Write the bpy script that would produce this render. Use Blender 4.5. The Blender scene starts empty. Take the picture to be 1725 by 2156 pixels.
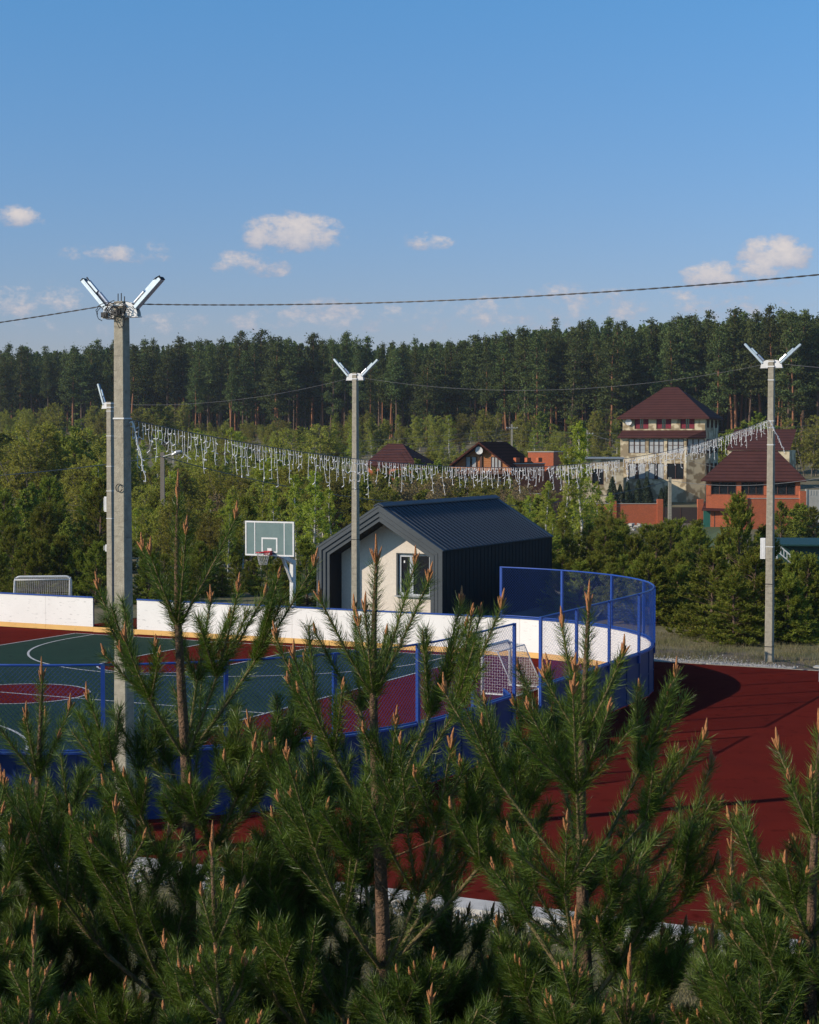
import bpy, math, random
import numpy as np
from mathutils import Vector, Matrix

SC = bpy.context.scene
COL = SC.collection
R = math.radians
F = 3700.0            # focal length in pixels of a 1725 px wide picture
CX, CY = 862.5, 1078.0
PITCH = R(2.29)
CAMH = 6.5
TH = math.atan(0.494) # yaw of rink / cabin axes
U = (math.cos(TH), -math.sin(TH)); V = (math.sin(TH), math.cos(TH))

# ---------------------------------------------------------------- camera
cd = bpy.data.cameras.new('camera'); cam = bpy.data.objects.new('camera', cd); COL.objects.link(cam)
cam.location = (0, 0, CAMH); cam.rotation_euler = (R(90) - PITCH, 0, 0)
cd.sensor_fit = 'HORIZONTAL'; cd.sensor_width = 36; cd.lens = F / 1725 * 36
cd.clip_start = 0.3; cd.clip_end = 20000
SC.camera = cam
SC.render.resolution_x, SC.render.resolution_y = 819, 1024

# ---------------------------------------------------------------- light
SUN_EL = R(25.5)
SUN = Vector((-0.934 * math.cos(SUN_EL), -0.357 * math.cos(SUN_EL), math.sin(SUN_EL)))
sl = bpy.data.lights.new('sun', 'SUN'); so = bpy.data.objects.new('sun', sl); COL.objects.link(so)
sl.energy = 5.0; sl.angle = R(0.53); sl.color = (1.0, 0.88, 0.74)
so.rotation_euler = SUN.to_track_quat('Z', 'Y').to_euler(); so.location = (-40, -20, 40)
SC.view_settings.view_transform = 'Standard'; SC.view_settings.look = 'None'
SC.view_settings.exposure = 0.0; SC.view_settings.gamma = 1.0
try: SC.view_settings.use_curve_mapping = False
except Exception: pass
SC.cycles.max_bounces = 5; SC.cycles.transparent_max_bounces = 8

W_ = bpy.data.worlds.new('World'); SC.world = W_; W_.use_nodes = True
nt = W_.node_tree; N = nt.nodes; L = nt.links; N.clear()
def nd(t, **kw):
    n = N.new(t)
    for k, v in kw.items(): setattr(n, k, v)
    return n
def wm(op, a, b=None, c=None, clamp=False):
    n = nd('ShaderNodeMath', operation=op); n.use_clamp = clamp
    for i, v in enumerate((a, b, c)):
        if v is None: continue
        if isinstance(v, (int, float)): n.inputs[i].default_value = v
        else: L.new(v, n.inputs[i])
    return n.outputs[0]
sky = nd('ShaderNodeTexSky', sky_type='NISHITA'); sky.sun_disc = False
sky.sun_elevation = SUN_EL; sky.sun_rotation = math.atan2(SUN.x, SUN.y)
sky.altitude = 150; sky.air_density = 1.0; sky.dust_density = 0.35; sky.ozone_density = 2.2
tc = nd('ShaderNodeTexCoord'); sp = nd('ShaderNodeSeparateXYZ'); L.new(tc.outputs['Generated'], sp.inputs[0])
ysafe = wm('MAXIMUM', sp.outputs[1], 0.02)
tx = wm('DIVIDE', sp.outputs[0], ysafe); tz = wm('DIVIDE', sp.outputs[2], ysafe)
cmb = nd('ShaderNodeCombineXYZ'); L.new(tx, cmb.inputs[0]); L.new(wm('MULTIPLY', tz, 1.5), cmb.inputs[1])
def noise(scale, detail, rough=0.55, off=0):
    n = nd('ShaderNodeTexNoise'); n.inputs['Scale'].default_value = scale; n.inputs['Detail'].default_value = detail
    n.inputs['Roughness'].default_value = rough
    mp = nd('ShaderNodeMapping'); mp.inputs['Location'].default_value = (off, off * .7, off * .3)
    L.new(cmb.outputs[0], mp.inputs[0]); L.new(mp.outputs[0], n.inputs['Vector']); return n.outputs[0]
n1 = wm('SUBTRACT', noise(60, 12, .68), 0.5); n2 = wm('SUBTRACT', noise(22, 6, .6, 3.1), 0.5)
# cloud centre (px), half sizes (px), strength
clouds = [(40,468,38,17,1.0),(85,474,24,8,.5),(618,507,86,32,1.0),(650,486,44,18,.7),(912,518,50,17,.85),(255,545,105,17,.7),(320,530,50,14,.5),(495,566,62,19,.6),(545,572,60,20,.5),
          (470,560,34,14,.5),(80,645,120,28,.75),(1630,550,62,28,1.1),(1600,575,52,20,.9),(1492,590,50,24,.95),(1570,600,90,14,.5),(370,692,75,18,.5),
          (650,668,110,20,.45),(1190,630,70,20,.6),(1290,632,40,14,.55),(960,672,330,30,.5),(1380,655,260,28,.45),(200,700,240,20,.45),(640,690,200,18,.45)]
acc = None; hgt = None
for (x, y, rx, rz, s) in clouds:
    cx = (x - 862.5) / F; cz = (935 - y) / F
    dx = wm('DIVIDE', wm('SUBTRACT', tx, cx), rx / F * 1.6)
    dzr = wm('DIVIDE', wm('SUBTRACT', tz, cz), rz / F * 2.0)
    dz = wm('MAXIMUM', dzr, wm('MULTIPLY', dzr, -1.5))     # flatter base than top
    d = wm('ADD', wm('MULTIPLY', dx, dx), wm('MULTIPLY', dz, dz))
    m = wm('MULTIPLY', wm('SUBTRACT', 1.0, d, clamp=True), s)
    hh = wm('MULTIPLY', m, wm('ADD', wm('MULTIPLY', dzr, 0.5), 0.5, clamp=True))
    acc = m if acc is None else wm('MAXIMUM', acc, m)
    hgt = hh if hgt is None else wm('MAXIMUM', hgt, hh)
infl = wm('MULTIPLY', wm('ADD', wm('MULTIPLY', n1, 2.9), wm('MULTIPLY', n2, 1.9)), wm('MULTIPLY', acc, 4.0, clamp=True))
dens = wm('ADD', acc, infl)
mr = nd('ShaderNodeMapRange', interpolation_type='SMOOTHSTEP'); L.new(dens, mr.inputs[0])
mr.inputs[1].default_value = 0.24; mr.inputs[2].default_value = 1.05; mr.inputs[3].default_value = 0; mr.inputs[4].default_value = .86
lit = nd('ShaderNodeMapRange'); L.new(wm('ADD', hgt, wm('MULTIPLY', n1, 1.2)), lit.inputs[0]); lit.inputs[1].default_value = .05; lit.inputs[2].default_value = .75
ccol = nd('ShaderNodeMix', data_type='RGBA'); L.new(lit.outputs[0], ccol.inputs[0])
ccol.inputs[6].default_value = (3.9, 4.3, 5.6, 1); ccol.inputs[7].default_value = (8.8, 7.8, 7.2, 1)
tint = nd('ShaderNodeMix', data_type='RGBA', blend_type='MULTIPLY'); tint.inputs[0].default_value = 1
L.new(sky.outputs[0], tint.inputs[6])
tg = nd('ShaderNodeMapRange'); L.new(tz, tg.inputs[0]); tg.inputs[1].default_value = .055; tg.inputs[2].default_value = .25
tcm = nd('ShaderNodeMix', data_type='RGBA'); L.new(tg.outputs[0], tcm.inputs[0]); tcm.inputs[6].default_value = (.86, .85, 1.13, 1); tcm.inputs[7].default_value = (.70, 1.20, 1.58, 1); L.new(tcm.outputs[2], tint.inputs[7])
mixc = nd('ShaderNodeMix', data_type='RGBA'); L.new(mr.outputs[0], mixc.inputs[0]); L.new(tint.outputs[2], mixc.inputs[6]); L.new(ccol.outputs[2], mixc.inputs[7])
bg = nd('ShaderNodeBackground'); bg.inputs[1].default_value = 0.09; L.new(mixc.outputs[2], bg.inputs[0])
wo = nd('ShaderNodeOutputWorld'); L.new(bg.outputs[0], wo.inputs[0])

# ---------------------------------------------------------------- helpers
def gz(x, y):
    """terrain height"""
    y = np.asarray(y, float); x = np.asarray(x, float)
    t1 = np.clip((y - 85) / 70, 0, 1); dip = -1.5 * t1 * t1 * (3 - 2 * t1)
    t2 = np.clip((y - 178) / 30, 0, 1); up = 1.5 * t2 * t2 * (3 - 2 * t2)
    rise = np.clip(y - 215, 0, 400) * 0.05
    bumps = 0.25 * np.sin(x * .11 + 1) * np.sin(y * .07) * np.clip((y - 60) / 40, 0, 1)
    near = -0.02 * np.clip(21 - y, 0, 40)
    return dip + up + rise + bumps + near
def gzf(x, y): return float(gz(x, y))
def ray(x, y):
    a = (x - CX) / F; b = -(y - CY) / F
    return Vector((a, math.cos(PITCH) + b * math.sin(PITCH), -math.sin(PITCH) + b * math.cos(PITCH)))
def P(x, y, D):
    r = ray(x, y); return Vector((0, 0, CAMH)) + r * (D / r.y)
def ab(a, b, z=0): return Vector((a * U[0] + b * V[0], a * U[1] + b * V[1], z))

MATS = {}
def mat(name, c1, c2=None, rough=.7, scale=6, detail=5, metal=0, bump=0, bscale=None, spec=.4, island=0.0, trans=0.0, tcol=None, brick=None, tile=None, planks=None, objrand=0.0):
    m = bpy.data.materials.new(name); m.use_nodes = True; t = m.node_tree; n = t.nodes; l = t.links
    b = n['Principled BSDF']; b.inputs['Roughness'].default_value = rough; b.inputs['Metallic'].default_value = metal
    b.inputs['Specular IOR Level'].default_value = spec
    tcn = n.new('ShaderNodeTexCoord'); ns = n.new('ShaderNodeTexNoise'); l.new(tcn.outputs['Object'], ns.inputs['Vector'])
    ns.inputs['Scale'].default_value = scale; ns.inputs['Detail'].default_value = detail; ns.inputs['Roughness'].default_value = .6
    cr = n.new('ShaderNodeMapRange'); cr.inputs[1].default_value = .3; cr.inputs[2].default_value = .7; l.new(ns.outputs[0], cr.inputs[0])
    mx = n.new('ShaderNodeMix'); mx.data_type = 'RGBA'; l.new(cr.outputs[0], mx.inputs[0])
    mx.inputs[6].default_value = (*c1, 1); mx.inputs[7].default_value = (*(c2 or tuple(v * .85 for v in c1)), 1)
    out = mx.outputs[2]; hsrc = ns.outputs[0]
    if island or objrand:
        g = n.new('ShaderNodeNewGeometry'); oi = n.new('ShaderNodeObjectInfo')
        hs = n.new('ShaderNodeHueSaturation'); l.new(out, hs.inputs['Color'])
        a1 = n.new('ShaderNodeMapRange'); l.new(g.outputs['Random Per Island'], a1.inputs[0]); a1.inputs[3].default_value = 1 - island; a1.inputs[4].default_value = 1 + island
        a2 = n.new('ShaderNodeMapRange'); l.new(oi.outputs['Random'], a2.inputs[0]); a2.inputs[3].default_value = 1 - objrand; a2.inputs[4].default_value = 1 + objrand
        mm = n.new('ShaderNodeMath'); mm.operation = 'MULTIPLY'; l.new(a1.outputs[0], mm.inputs[0]); l.new(a2.outputs[0], mm.inputs[1]); l.new(mm.outputs[0], hs.inputs['Value'])
        a3 = n.new('ShaderNodeMapRange'); l.new(oi.outputs['Random'], a3.inputs[0]); a3.inputs[3].default_value = .5 - objrand * .08; a3.inputs[4].default_value = .5 + objrand * .05
        l.new(a3.outputs[0], hs.inputs['Hue']); out = hs.outputs[0]
    if brick:
        bt = n.new('ShaderNodeTexBrick'); sx = n.new('ShaderNodeSeparateXYZ'); cx = n.new('ShaderNodeCombineXYZ'); ad = n.new('ShaderNodeMath')
        l.new(tcn.outputs['Object'], sx.inputs[0]); l.new(sx.outputs[0], ad.inputs[0]); l.new(sx.outputs[1], ad.inputs[1]); l.new(ad.outputs[0], cx.inputs[0]); l.new(sx.outputs[2], cx.inputs[1])
        l.new(cx.outputs[0], bt.inputs['Vector']); bt.inputs['Scale'].default_value = brick[0]; bt.inputs['Mortar'].default_value = (*brick[1], 1)
        bt.inputs['Brick Width'].default_value = brick[2] if len(brick) > 2 else .5
        bt.inputs['Mortar Size'].default_value = .015
        l.new(out, bt.inputs['Color1']); h2 = n.new('ShaderNodeHueSaturation'); h2.inputs['Value'].default_value = .75; l.new(out, h2.inputs['Color']); l.new(h2.outputs[0], bt.inputs['Color2'])
        out = bt.outputs[0]
    l.new(out, b.inputs['Base Color'])
    if tile:
        sx = n.new('ShaderNodeSeparateXYZ'); l.new(tcn.outputs['Object'], sx.inputs[0])
        def wv(sock, per):
            q = n.new('ShaderNodeMath'); q.operation = 'DIVIDE'; l.new(sock, q.inputs[0]); q.inputs[1].default_value = per
            r_ = n.new('ShaderNodeMath'); r_.operation = 'FRACT'; l.new(q.outputs[0], r_.inputs[0]); return r_.outputs[0]
        f1 = wv(sx.outputs[2], tile)
        dk = n.new('ShaderNodeMapRange'); l.new(f1, dk.inputs[0]); dk.inputs[1].default_value = 0; dk.inputs[2].default_value = .35; dk.inputs[3].default_value = .3; dk.inputs[4].default_value = 1
        hs = n.new('ShaderNodeHueSaturation'); l.new(out, hs.inputs['Color']); l.new(dk.outputs[0], hs.inputs['Value']); l.new(hs.outputs[0], b.inputs['Base Color'])
        hsrc = f1
    if planks:
        sx = n.new('ShaderNodeSeparateXYZ'); l.new(tcn.outputs['Object'], sx.inputs[0])
        q = n.new('ShaderNodeMath'); q.operation = 'DIVIDE'; l.new(sx.outputs[2], q.inputs[0]); q.inputs[1].default_value = planks
        r_ = n.new('ShaderNodeMath'); r_.operation = 'FRACT'; l.new(q.outputs[0], r_.inputs[0])
        pw = n.new('ShaderNodeMath'); pw.operation = 'PINGPONG'; l.new(r_.outputs[0], pw.inputs[0]); pw.inputs[1].default_value = .5; hsrc = pw.outputs[0]
    if bump:
        bp = n.new('ShaderNodeBump'); bp.inputs['Strength'].default_value = bump; bp.inputs['Distance'].default_value = .02
        if bscale:
            nb = n.new('ShaderNodeTexNoise'); nb.inputs['Scale'].default_value = bscale; nb.inputs['Detail'].default_value = 6; l.new(tcn.outputs['Object'], nb.inputs['Vector']); hsrc = nb.outputs[0]
        l.new(hsrc, bp.inputs['Height']); l.new(bp.outputs[0], b.inputs['Normal'])
    if trans:
        tr = n.new('ShaderNodeBsdfTranslucent'); ms = n.new('ShaderNodeMixShader'); ms.inputs[0].default_value = trans
        gm = n.new('ShaderNodeMix'); gm.data_type = 'RGBA'; gm.blend_type = 'MULTIPLY'; gm.inputs[0].default_value = 1; l.new(out, gm.inputs[6]); gm.inputs[7].default_value = (*(tcol or (1.6, 1.5, .7)), 1)
        l.new(gm.outputs[2], tr.inputs[0]); o = n['Material Output']
        l.new(b.outputs[0], ms.inputs[1]); l.new(tr.outputs[0], ms.inputs[2]); l.new(ms.outputs[0], o.inputs[0])
    MATS[name] = m; return m

def tag(o, label=None, cat=None, group=None, kind=None):
    if label: o['label'] = label
    if cat: o['category'] = cat
    if group: o['group'] = group
    if kind: o['kind'] = kind
    return o
def thing(name, loc, label, cat, group=None, rz=0.0, kind=None):
    o = bpy.data.objects.new(name, None); COL.objects.link(o); o.location = loc; o.rotation_euler = (0, 0, rz)
    o.empty_display_size = .3
    return tag(o, label, cat, group, kind)
def link(name, me, parent=None, loc=None):
    o = bpy.data.objects.new(name, me); COL.objects.link(o)
    if parent: o.parent = parent
    if loc is not None: o.location = loc
    return o

def np_mesh(name, verts, faces, mats, midx=None, smooth=False):
    """verts Nx3, faces: MxK array (K = 3 or 4)"""
    me = bpy.data.meshes.new(name); verts = np.asarray(verts, np.float32); faces = np.asarray(faces, np.int32)
    k = faces.shape[1]; me.vertices.add(len(verts)); me.vertices.foreach_set('co', verts.ravel())
    me.loops.add(faces.size); me.loops.foreach_set('vertex_index', faces.ravel())
    me.polygons.add(len(faces)); me.polygons.foreach_set('loop_start', np.arange(0, faces.size, k, dtype=np.int32))
    for m in mats: me.materials.append(m)
    if midx is not None: me.polygons.foreach_set('material_index', np.asarray(midx, np.int32))
    if smooth: me.polygons.foreach_set('use_smooth', np.ones(len(faces), bool))
    me.update(calc_edges=True); me.validate(); return me

class MB:
    def __init__(s): s.v = []; s.f = []; s.m = []; s.mi = 0
    def add(s, vs, fs):
        o = len(s.v); s.v += [tuple(v) for v in vs]; s.f += [tuple(i + o for i in f) for f in fs]; s.m += [s.mi] * len(fs); return s
    def box(s, x0, x1, y0, y1, z0, z1, M=None, taper=0):
        t = taper
        vs = [(x0,y0,z0),(x1,y0,z0),(x1,y1,z0),(x0,y1,z0),(x0+t,y0+t,z1),(x1-t,y0+t,z1),(x1-t,y1-t,z1),(x0+t,y1-t,z1)]
        if M is not None: vs = [M @ Vector(v) for v in vs]
        return s.add(vs, [(0,3,2,1),(4,5,6,7),(0,1,5,4),(1,2,6,5),(2,3,7,6),(3,0,4,7)])
    def prism(s, poly, y0, y1, M=None):
        """polygon in x,z extruded along y"""
        n = len(poly); vs = [(p[0], y0, p[1]) for p in poly] + [(p[0], y1, p[1]) for p in poly]
        if M is not None: vs = [M @ Vector(v) for v in vs]
        return s.add(vs, [tuple(range(n)), tuple(range(2*n-1, n-1, -1))] + [(i, i+n, (i+1) % n + n, (i+1) % n) for i in range(n)])
    def tube(s, pts, r, n=6, cap=True):
        pts = [Vector(p) for p in pts]; rs = r if isinstance(r, (list, tuple)) else [r] * len(pts)
        up = Vector((0, 0, 1)); vs = []; prev = None
        for i, p in enumerate(pts):
            d = (pts[min(i+1, len(pts)-1)] - pts[max(i-1, 0)]).normalized()
            if prev is None: a = d.cross(up if abs(d.z) < .9 else Vector((1, 0, 0))).normalized()
            else: a = (prev - d * prev.dot(d)).normalized()
            prev = a; b = d.cross(a)
            for k in range(n):
                an = 2 * math.pi * k / n; vs.append(p + (a * math.cos(an) + b * math.sin(an)) * rs[i])
        fs = []
        for i in range(len(pts) - 1):
            for k in range(n): fs.append((i*n+k, i*n+(k+1) % n, (i+1)*n+(k+1) % n, (i+1)*n+k))
        if cap: fs += [tuple(range(n-1, -1, -1)), tuple(range((len(pts)-1)*n, len(pts)*n))]
        return s.add(vs, fs)
    def build(s, name, mats, parent=None, smooth=False, bevel=0):
        me = bpy.data.meshes.new(name); me.from_pydata(s.v, [], s.f)
        for m in (mats if isinstance(mats, (list, tuple)) else [mats]): me.materials.append(m)
        me.polygons.foreach_set('material_index', s.m)
        if smooth: me.polygons.foreach_set('use_smooth', [True] * len(s.f))
        me.update(); o = link(name, me, parent)
        if bevel:
            b = o.modifiers.new('b', 'BEVEL'); b.width = bevel; b.segments = 1; b.limit_method = 'ANGLE'
        return o

def frames(T):
    """T Nx3 unit; two perpendicular unit vectors"""
    ref = np.where(np.abs(T[:, 2:3]) < .9, np.array([[0, 0, 1.]]), np.array([[1., 0, 0]]))
    A = np.cross(T, ref); A /= np.linalg.norm(A, axis=1, keepdims=True) + 1e-9
    return A, np.cross(T, A)
def tri_leaves(C, size, rng, aspect=.6, up=0.3):
    """random small triangles-pairs (quads) at centres C"""
    n = len(C); nrm = rng.normal(size=(n, 3)); nrm[:, 2] = nrm[:, 2]*.45 + up*.3; nrm /= np.linalg.norm(nrm, axis=1, keepdims=True)
    A, B = frames(nrm); an = rng.uniform(0, 6.283, n)[:, None]; A2 = A * np.cos(an) + B * np.sin(an); B2 = np.cross(nrm, A2)
    s = (size * rng.uniform(.6, 1.3, n))[:, None]
    Vt = np.stack([C - A2 * s * .5, C + B2 * s * .5 * aspect, C + A2 * s * .5, C - B2 * s * .5 * aspect], 1).reshape(-1, 3)
    Fc = np.arange(4 * n).reshape(-1, 4); return Vt, Fc
def needles_on(p0, p1, num, ln, wd, rng, ang=(0.5, 1.0), droop=0.0):
    """arrays of segments p0->p1 (N,3); num per segment; thin triangles"""
    N_ = len(p0); idx = np.repeat(np.arange(N_), num)
    t = rng.random(len(idx))[:, None]; a = p0[idx]; d = p1[idx] - a; base = a + d * t
    T = d / (np.linalg.norm(d, axis=1, keepdims=True) + 1e-9); A, B = frames(T)
    ph = rng.uniform(0, 6.283, len(idx))[:, None]; th = rng.uniform(ang[0], ang[1], len(idx))[:, None]
    side = A * np.cos(ph) + B * np.sin(ph)
    D = T * np.cos(th) + side * np.sin(th); D += rng.normal(0, .15, D.shape); D /= np.linalg.norm(D, axis=1, keepdims=True)
    l_ = (ln[idx] if hasattr(ln, '__len__') else ln) * rng.uniform(.75, 1.15, len(idx))
    l_ = np.asarray(l_)[:, None]
    mid = base + D * l_ * .55
    D2 = D + T * .6 + np.array([[0, 0, -droop]]); D2 /= np.linalg.norm(D2, axis=1, keepdims=True)
    tip = mid + D2 * l_ * .48
    Wd = np.cross(D, rng.normal(size=D.shape)); Wd /= np.linalg.norm(Wd, axis=1, keepdims=True) + 1e-9; Wd *= wd / 2
    Vt = np.stack([base - Wd, base + Wd, mid + Wd * .9, mid - Wd * .9, tip], 1).reshape(-1, 3)
    i5 = np.arange(len(idx)) * 5
    Fc = np.concatenate([np.stack([i5, i5+1, i5+2], 1), np.stack([i5, i5+2, i5+3], 1), np.stack([i5+3, i5+2, i5+4], 1)])
    return Vt, Fc
def seg_tubes(p0, p1, r0, r1, n=5):
    p0 = np.asarray(p0); p1 = np.asarray(p1); T = p1 - p0; T = T / (np.linalg.norm(T, axis=1, keepdims=True) + 1e-9); A, B = frames(T)
    an = np.arange(n) * 2 * math.pi / n; ring = A[:, None] * np.cos(an)[None, :, None] + B[:, None] * np.sin(an)[None, :, None]
    v0 = p0[:, None] + ring * np.asarray(r0)[:, None, None]; v1 = p1[:, None] + ring * np.asarray(r1)[:, None, None]
    Vt = np.concatenate([v0, v1], 1).reshape(-1, 3); N_ = len(p0); k = np.arange(n); k2 = (k + 1) % n
    f = np.stack([k, k2, k2 + n, k + n], 1)[None] + (np.arange(N_) * 2 * n)[:, None, None]
    return Vt, f.reshape(-1, 4)

# ---------------------------------------------------------------- materials
mat('concrete', (.36,.325,.25), (.24,.215,.165), rough=.9, scale=9, bump=.5, bscale=45, detail=8)
mat('concrete_old', (.27,.22,.17), (.20,.17,.14), rough=.9, scale=5, bump=.4, bscale=40)
mat('kerb', (.52,.50,.45), (.40,.38,.34), rough=.9, scale=3, bump=.3, bscale=30)
mat('red_rubber', (.122,.0165,.0115), (.096,.0135,.0105), rough=1, scale=.9, detail=14, bump=.25, bscale=160, spec=0)
mat('green_rubber', (.019,.046,.030), (.015,.038,.025), rough=.95, scale=.6, detail=10, bump=.3, bscale=160, spec=.06)
mat('line_white', (.50,.50,.48), (.36,.37,.35), rough=.8, scale=5)
mat('board_white', (.80,.77,.72), (.74,.71,.66), rough=.45, scale=1.3, detail=8)
mat('board_yellow', (.72,.43,.13), (.66,.38,.11), rough=.5, scale=2)
mat('blue_paint', (.012,.060,.30), (.010,.050,.25), rough=.4, scale=3, spec=.5)
mat('blue_panel', (.006,.026,.125), (.005,.021,.10), rough=.5, scale=1.5)
mat('blue_wire', (.012,.055,.27), rough=.45, scale=3)
mat('steel_white', (.70,.70,.69), (.58,.57,.54), rough=.45, scale=8)
mat('steel_grey', (.42,.43,.44), (.32,.33,.34), rough=.4, metal=.5, scale=14)
mat('alu', (.62,.63,.65), (.5,.51,.53), rough=.3, metal=.75, scale=12)
mat('lens', (.55,.58,.62), (.5,.53,.57), rough=.25, scale=12)
mat('black_rubber', (.012,.012,.013), rough=.6)
mat('cable', (.025,.025,.028), (.07,.07,.075), rough=.5, scale=30)
mat('wire_grey', (.16,.16,.155), (.11,.11,.11), rough=.5, scale=2)
mat('fairy_white', (.74,.74,.72), (.60,.60,.59), rough=.5, scale=20)
mat('clad_dark', (.012,.014,.018), (.009,.011,.014), rough=.7, scale=1.2, spec=.12)
mat('clad_trim', (.062,.073,.080), (.050,.060,.067), rough=.6, scale=1.2, spec=.25)
mat('roof_blue', (.034,.048,.066), (.026,.038,.054), rough=.5, scale=.8, spec=.3)
mat('stucco', (.70,.62,.52), (.58,.52,.44), rough=.9, scale=14, detail=9, bump=.12, bscale=60)
mat('glass_dark', (.012,.016,.02), (.016,.02,.024), rough=.06, spec=.8, scale=1)
mat('upvc', (.50,.52,.54), (.45,.47,.49), rough=.35)
mat('paper', (.8,.8,.78), rough=.8)
mat('board_glass', (.13,.19,.185), (.16,.22,.21), rough=.16, spec=.6, scale=4)
mat('hoop_red', (.45,.02,.03), rough=.4)
mat('net', (.62,.60,.56), rough=.8)
mat('bark_orange', (.30,.125,.055), (.18,.085,.045), rough=.9, scale=3)
mat('bark_far', (.14,.085,.055), (.09,.06,.042), rough=.9, scale=3)
mat('bark_birch', (.62,.60,.55), (.10,.09,.08), rough=.85, scale=7, detail=3)
mat('bark_twig', (.16,.13,.10), (.11,.09,.07), rough=.9)
mat('bark_near', (.20,.115,.065), (.085,.052,.034), rough=.95, scale=38, detail=6, bump=1.0, bscale=70)
mat('shoot_bark', (.22,.165,.075), (.13,.09,.045), rough=.9, scale=40, bump=.6, bscale=90)
mat('candle', (.46,.205,.075), (.33,.125,.045), rough=.75, scale=60, bump=.8, bscale=130)
mat('needle_near', (.118,.165,.024), (.064,.106,.018), rough=.42, scale=1.4, island=.6, spec=.34, trans=.24, tcol=(1.1,1.25,.5))
mat('needle_far', (.090,.112,.034), (.052,.074,.025), rough=.8, scale=.35, island=.45, objrand=.38, spec=.05, trans=.2, tcol=(1.2,1.2,.6))
mat('needle_mid', (.205,.225,.032), (.135,.165,.028), rough=.7, scale=1.0, island=.45, objrand=.28, spec=.1, trans=.25, tcol=(1.2,1.2,.5))
mat('leaf_birch', (.34,.37,.06), (.23,.28,.042), rough=.7, scale=.8, island=.4, objrand=.2, spec=.1, trans=.45, tcol=(1.2,1.2,.5))
mat('leaf_willow', (.29,.295,.055), (.205,.205,.042), rough=.7, scale=.6, island=.4, objrand=.32, spec=.1, trans=.45, tcol=(1.2,1.15,.5))
mat('leaf_brown', (.24,.17,.07), (.13,.10,.04), rough=.8, scale=.8, island=.4, objrand=.2, spec=.2)
mat('thuja', (.030,.048,.018), (.022,.038,.015), rough=.8, scale=2, island=.35)
mat('grass', (.085,.088,.028), (.19,.15,.085), rough=.95, scale=.5, detail=12, bump=.6, bscale=14)
mat('grass_blade', (.10,.12,.035), (.24,.19,.105), rough=.8, scale=1.4, island=.4, trans=.25)
mat('gravel', (.55,.53,.48), (.36,.33,.29), rough=.9, scale=16, detail=8, bump=1, bscale=30, island=.35)
mat('dirt', (.17,.13,.09), (.11,.085,.06), rough=.95, scale=1.5, bump=.6, bscale=10)
mat('lawn', (.065,.095,.028), (.05,.075,.024), rough=.95, scale=.7, detail=10)
mat('roof_brown', (.085,.034,.029), (.065,.027,.024), rough=.8, scale=.7, tile=.30, bump=.5, spec=.05)
mat('roof_choco', (.085,.032,.024), (.065,.026,.020), rough=.8, scale=.7, tile=.3, bump=.5, spec=0)
mat('stone_beige', (.56,.47,.31), (.27,.205,.12), rough=.9, scale=1.25, detail=1.5, bump=.3)
mat('brick_orange', (.52,.125,.045), (.42,.10,.038), rough=.9, scale=2, brick=(4.5, (.36,.15,.09)))
mat('log', (.42,.16,.045), (.30,.105,.03), rough=.65, scale=3, planks=.22, bump=1.0)
mat('wood_dark', (.10,.045,.03), (.075,.035,.022), rough=.7)
mat('curtain_red', (.20,.012,.025), (.14,.01,.02), rough=.7, scale=4)
mat('curtain_white', (.42,.43,.42), (.28,.29,.29), rough=.8, scale=2.5)
mat('green_paint', (.022,.115,.085), (.018,.095,.07), rough=.5)
mat('tarp_green', (.006,.045,.038), (.005,.036,.03), rough=.6)
mat('twig_dry', (.22,.17,.12), (.15,.12,.09), rough=.9)
mat('gate_brown', (.055,.040,.034), (.04,.03,.026), rough=.6)
mat('conc_fence', (.44,.42,.37), (.34,.33,.29), rough=.9, scale=2)
M = MATS
for n_ in M['stone_beige'].node_tree.nodes:
    if n_.type == 'MAP_RANGE': n_.inputs[1].default_value = .44; n_.inputs[2].default_value = .55
def scuff(m):
    t = m.node_tree; n = t.nodes; l = t.links; b = n['Principled BSDF']; src = b.inputs['Base Color'].links[0].from_socket
    tcn = n.new('ShaderNodeTexCoord'); mp = n.new('ShaderNodeMapping'); mp.inputs['Scale'].default_value = (1.1, 1.1, 5.5); l.new(tcn.outputs['Object'], mp.inputs[0])
    ns = n.new('ShaderNodeTexNoise'); ns.inputs['Scale'].default_value = 3.2; ns.inputs['Detail'].default_value = 7; l.new(mp.outputs[0], ns.inputs['Vector'])
    r = n.new('ShaderNodeMapRange'); r.inputs[1].default_value = .60; r.inputs[2].default_value = .72; r.inputs[3].default_value = 1; r.inputs[4].default_value = .62; l.new(ns.outputs[0], r.inputs[0])
    h = n.new('ShaderNodeHueSaturation'); l.new(src, h.inputs['Color']); l.new(r.outputs[0], h.inputs['Value']); l.new(h.outputs[0], b.inputs['Base Color'])
for k_ in ('board_white', 'blue_panel', 'board_yellow', 'red_rubber', 'green_rubber', 'clad_trim', 'concrete'): scuff(M[k_])
sunm = M

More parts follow.
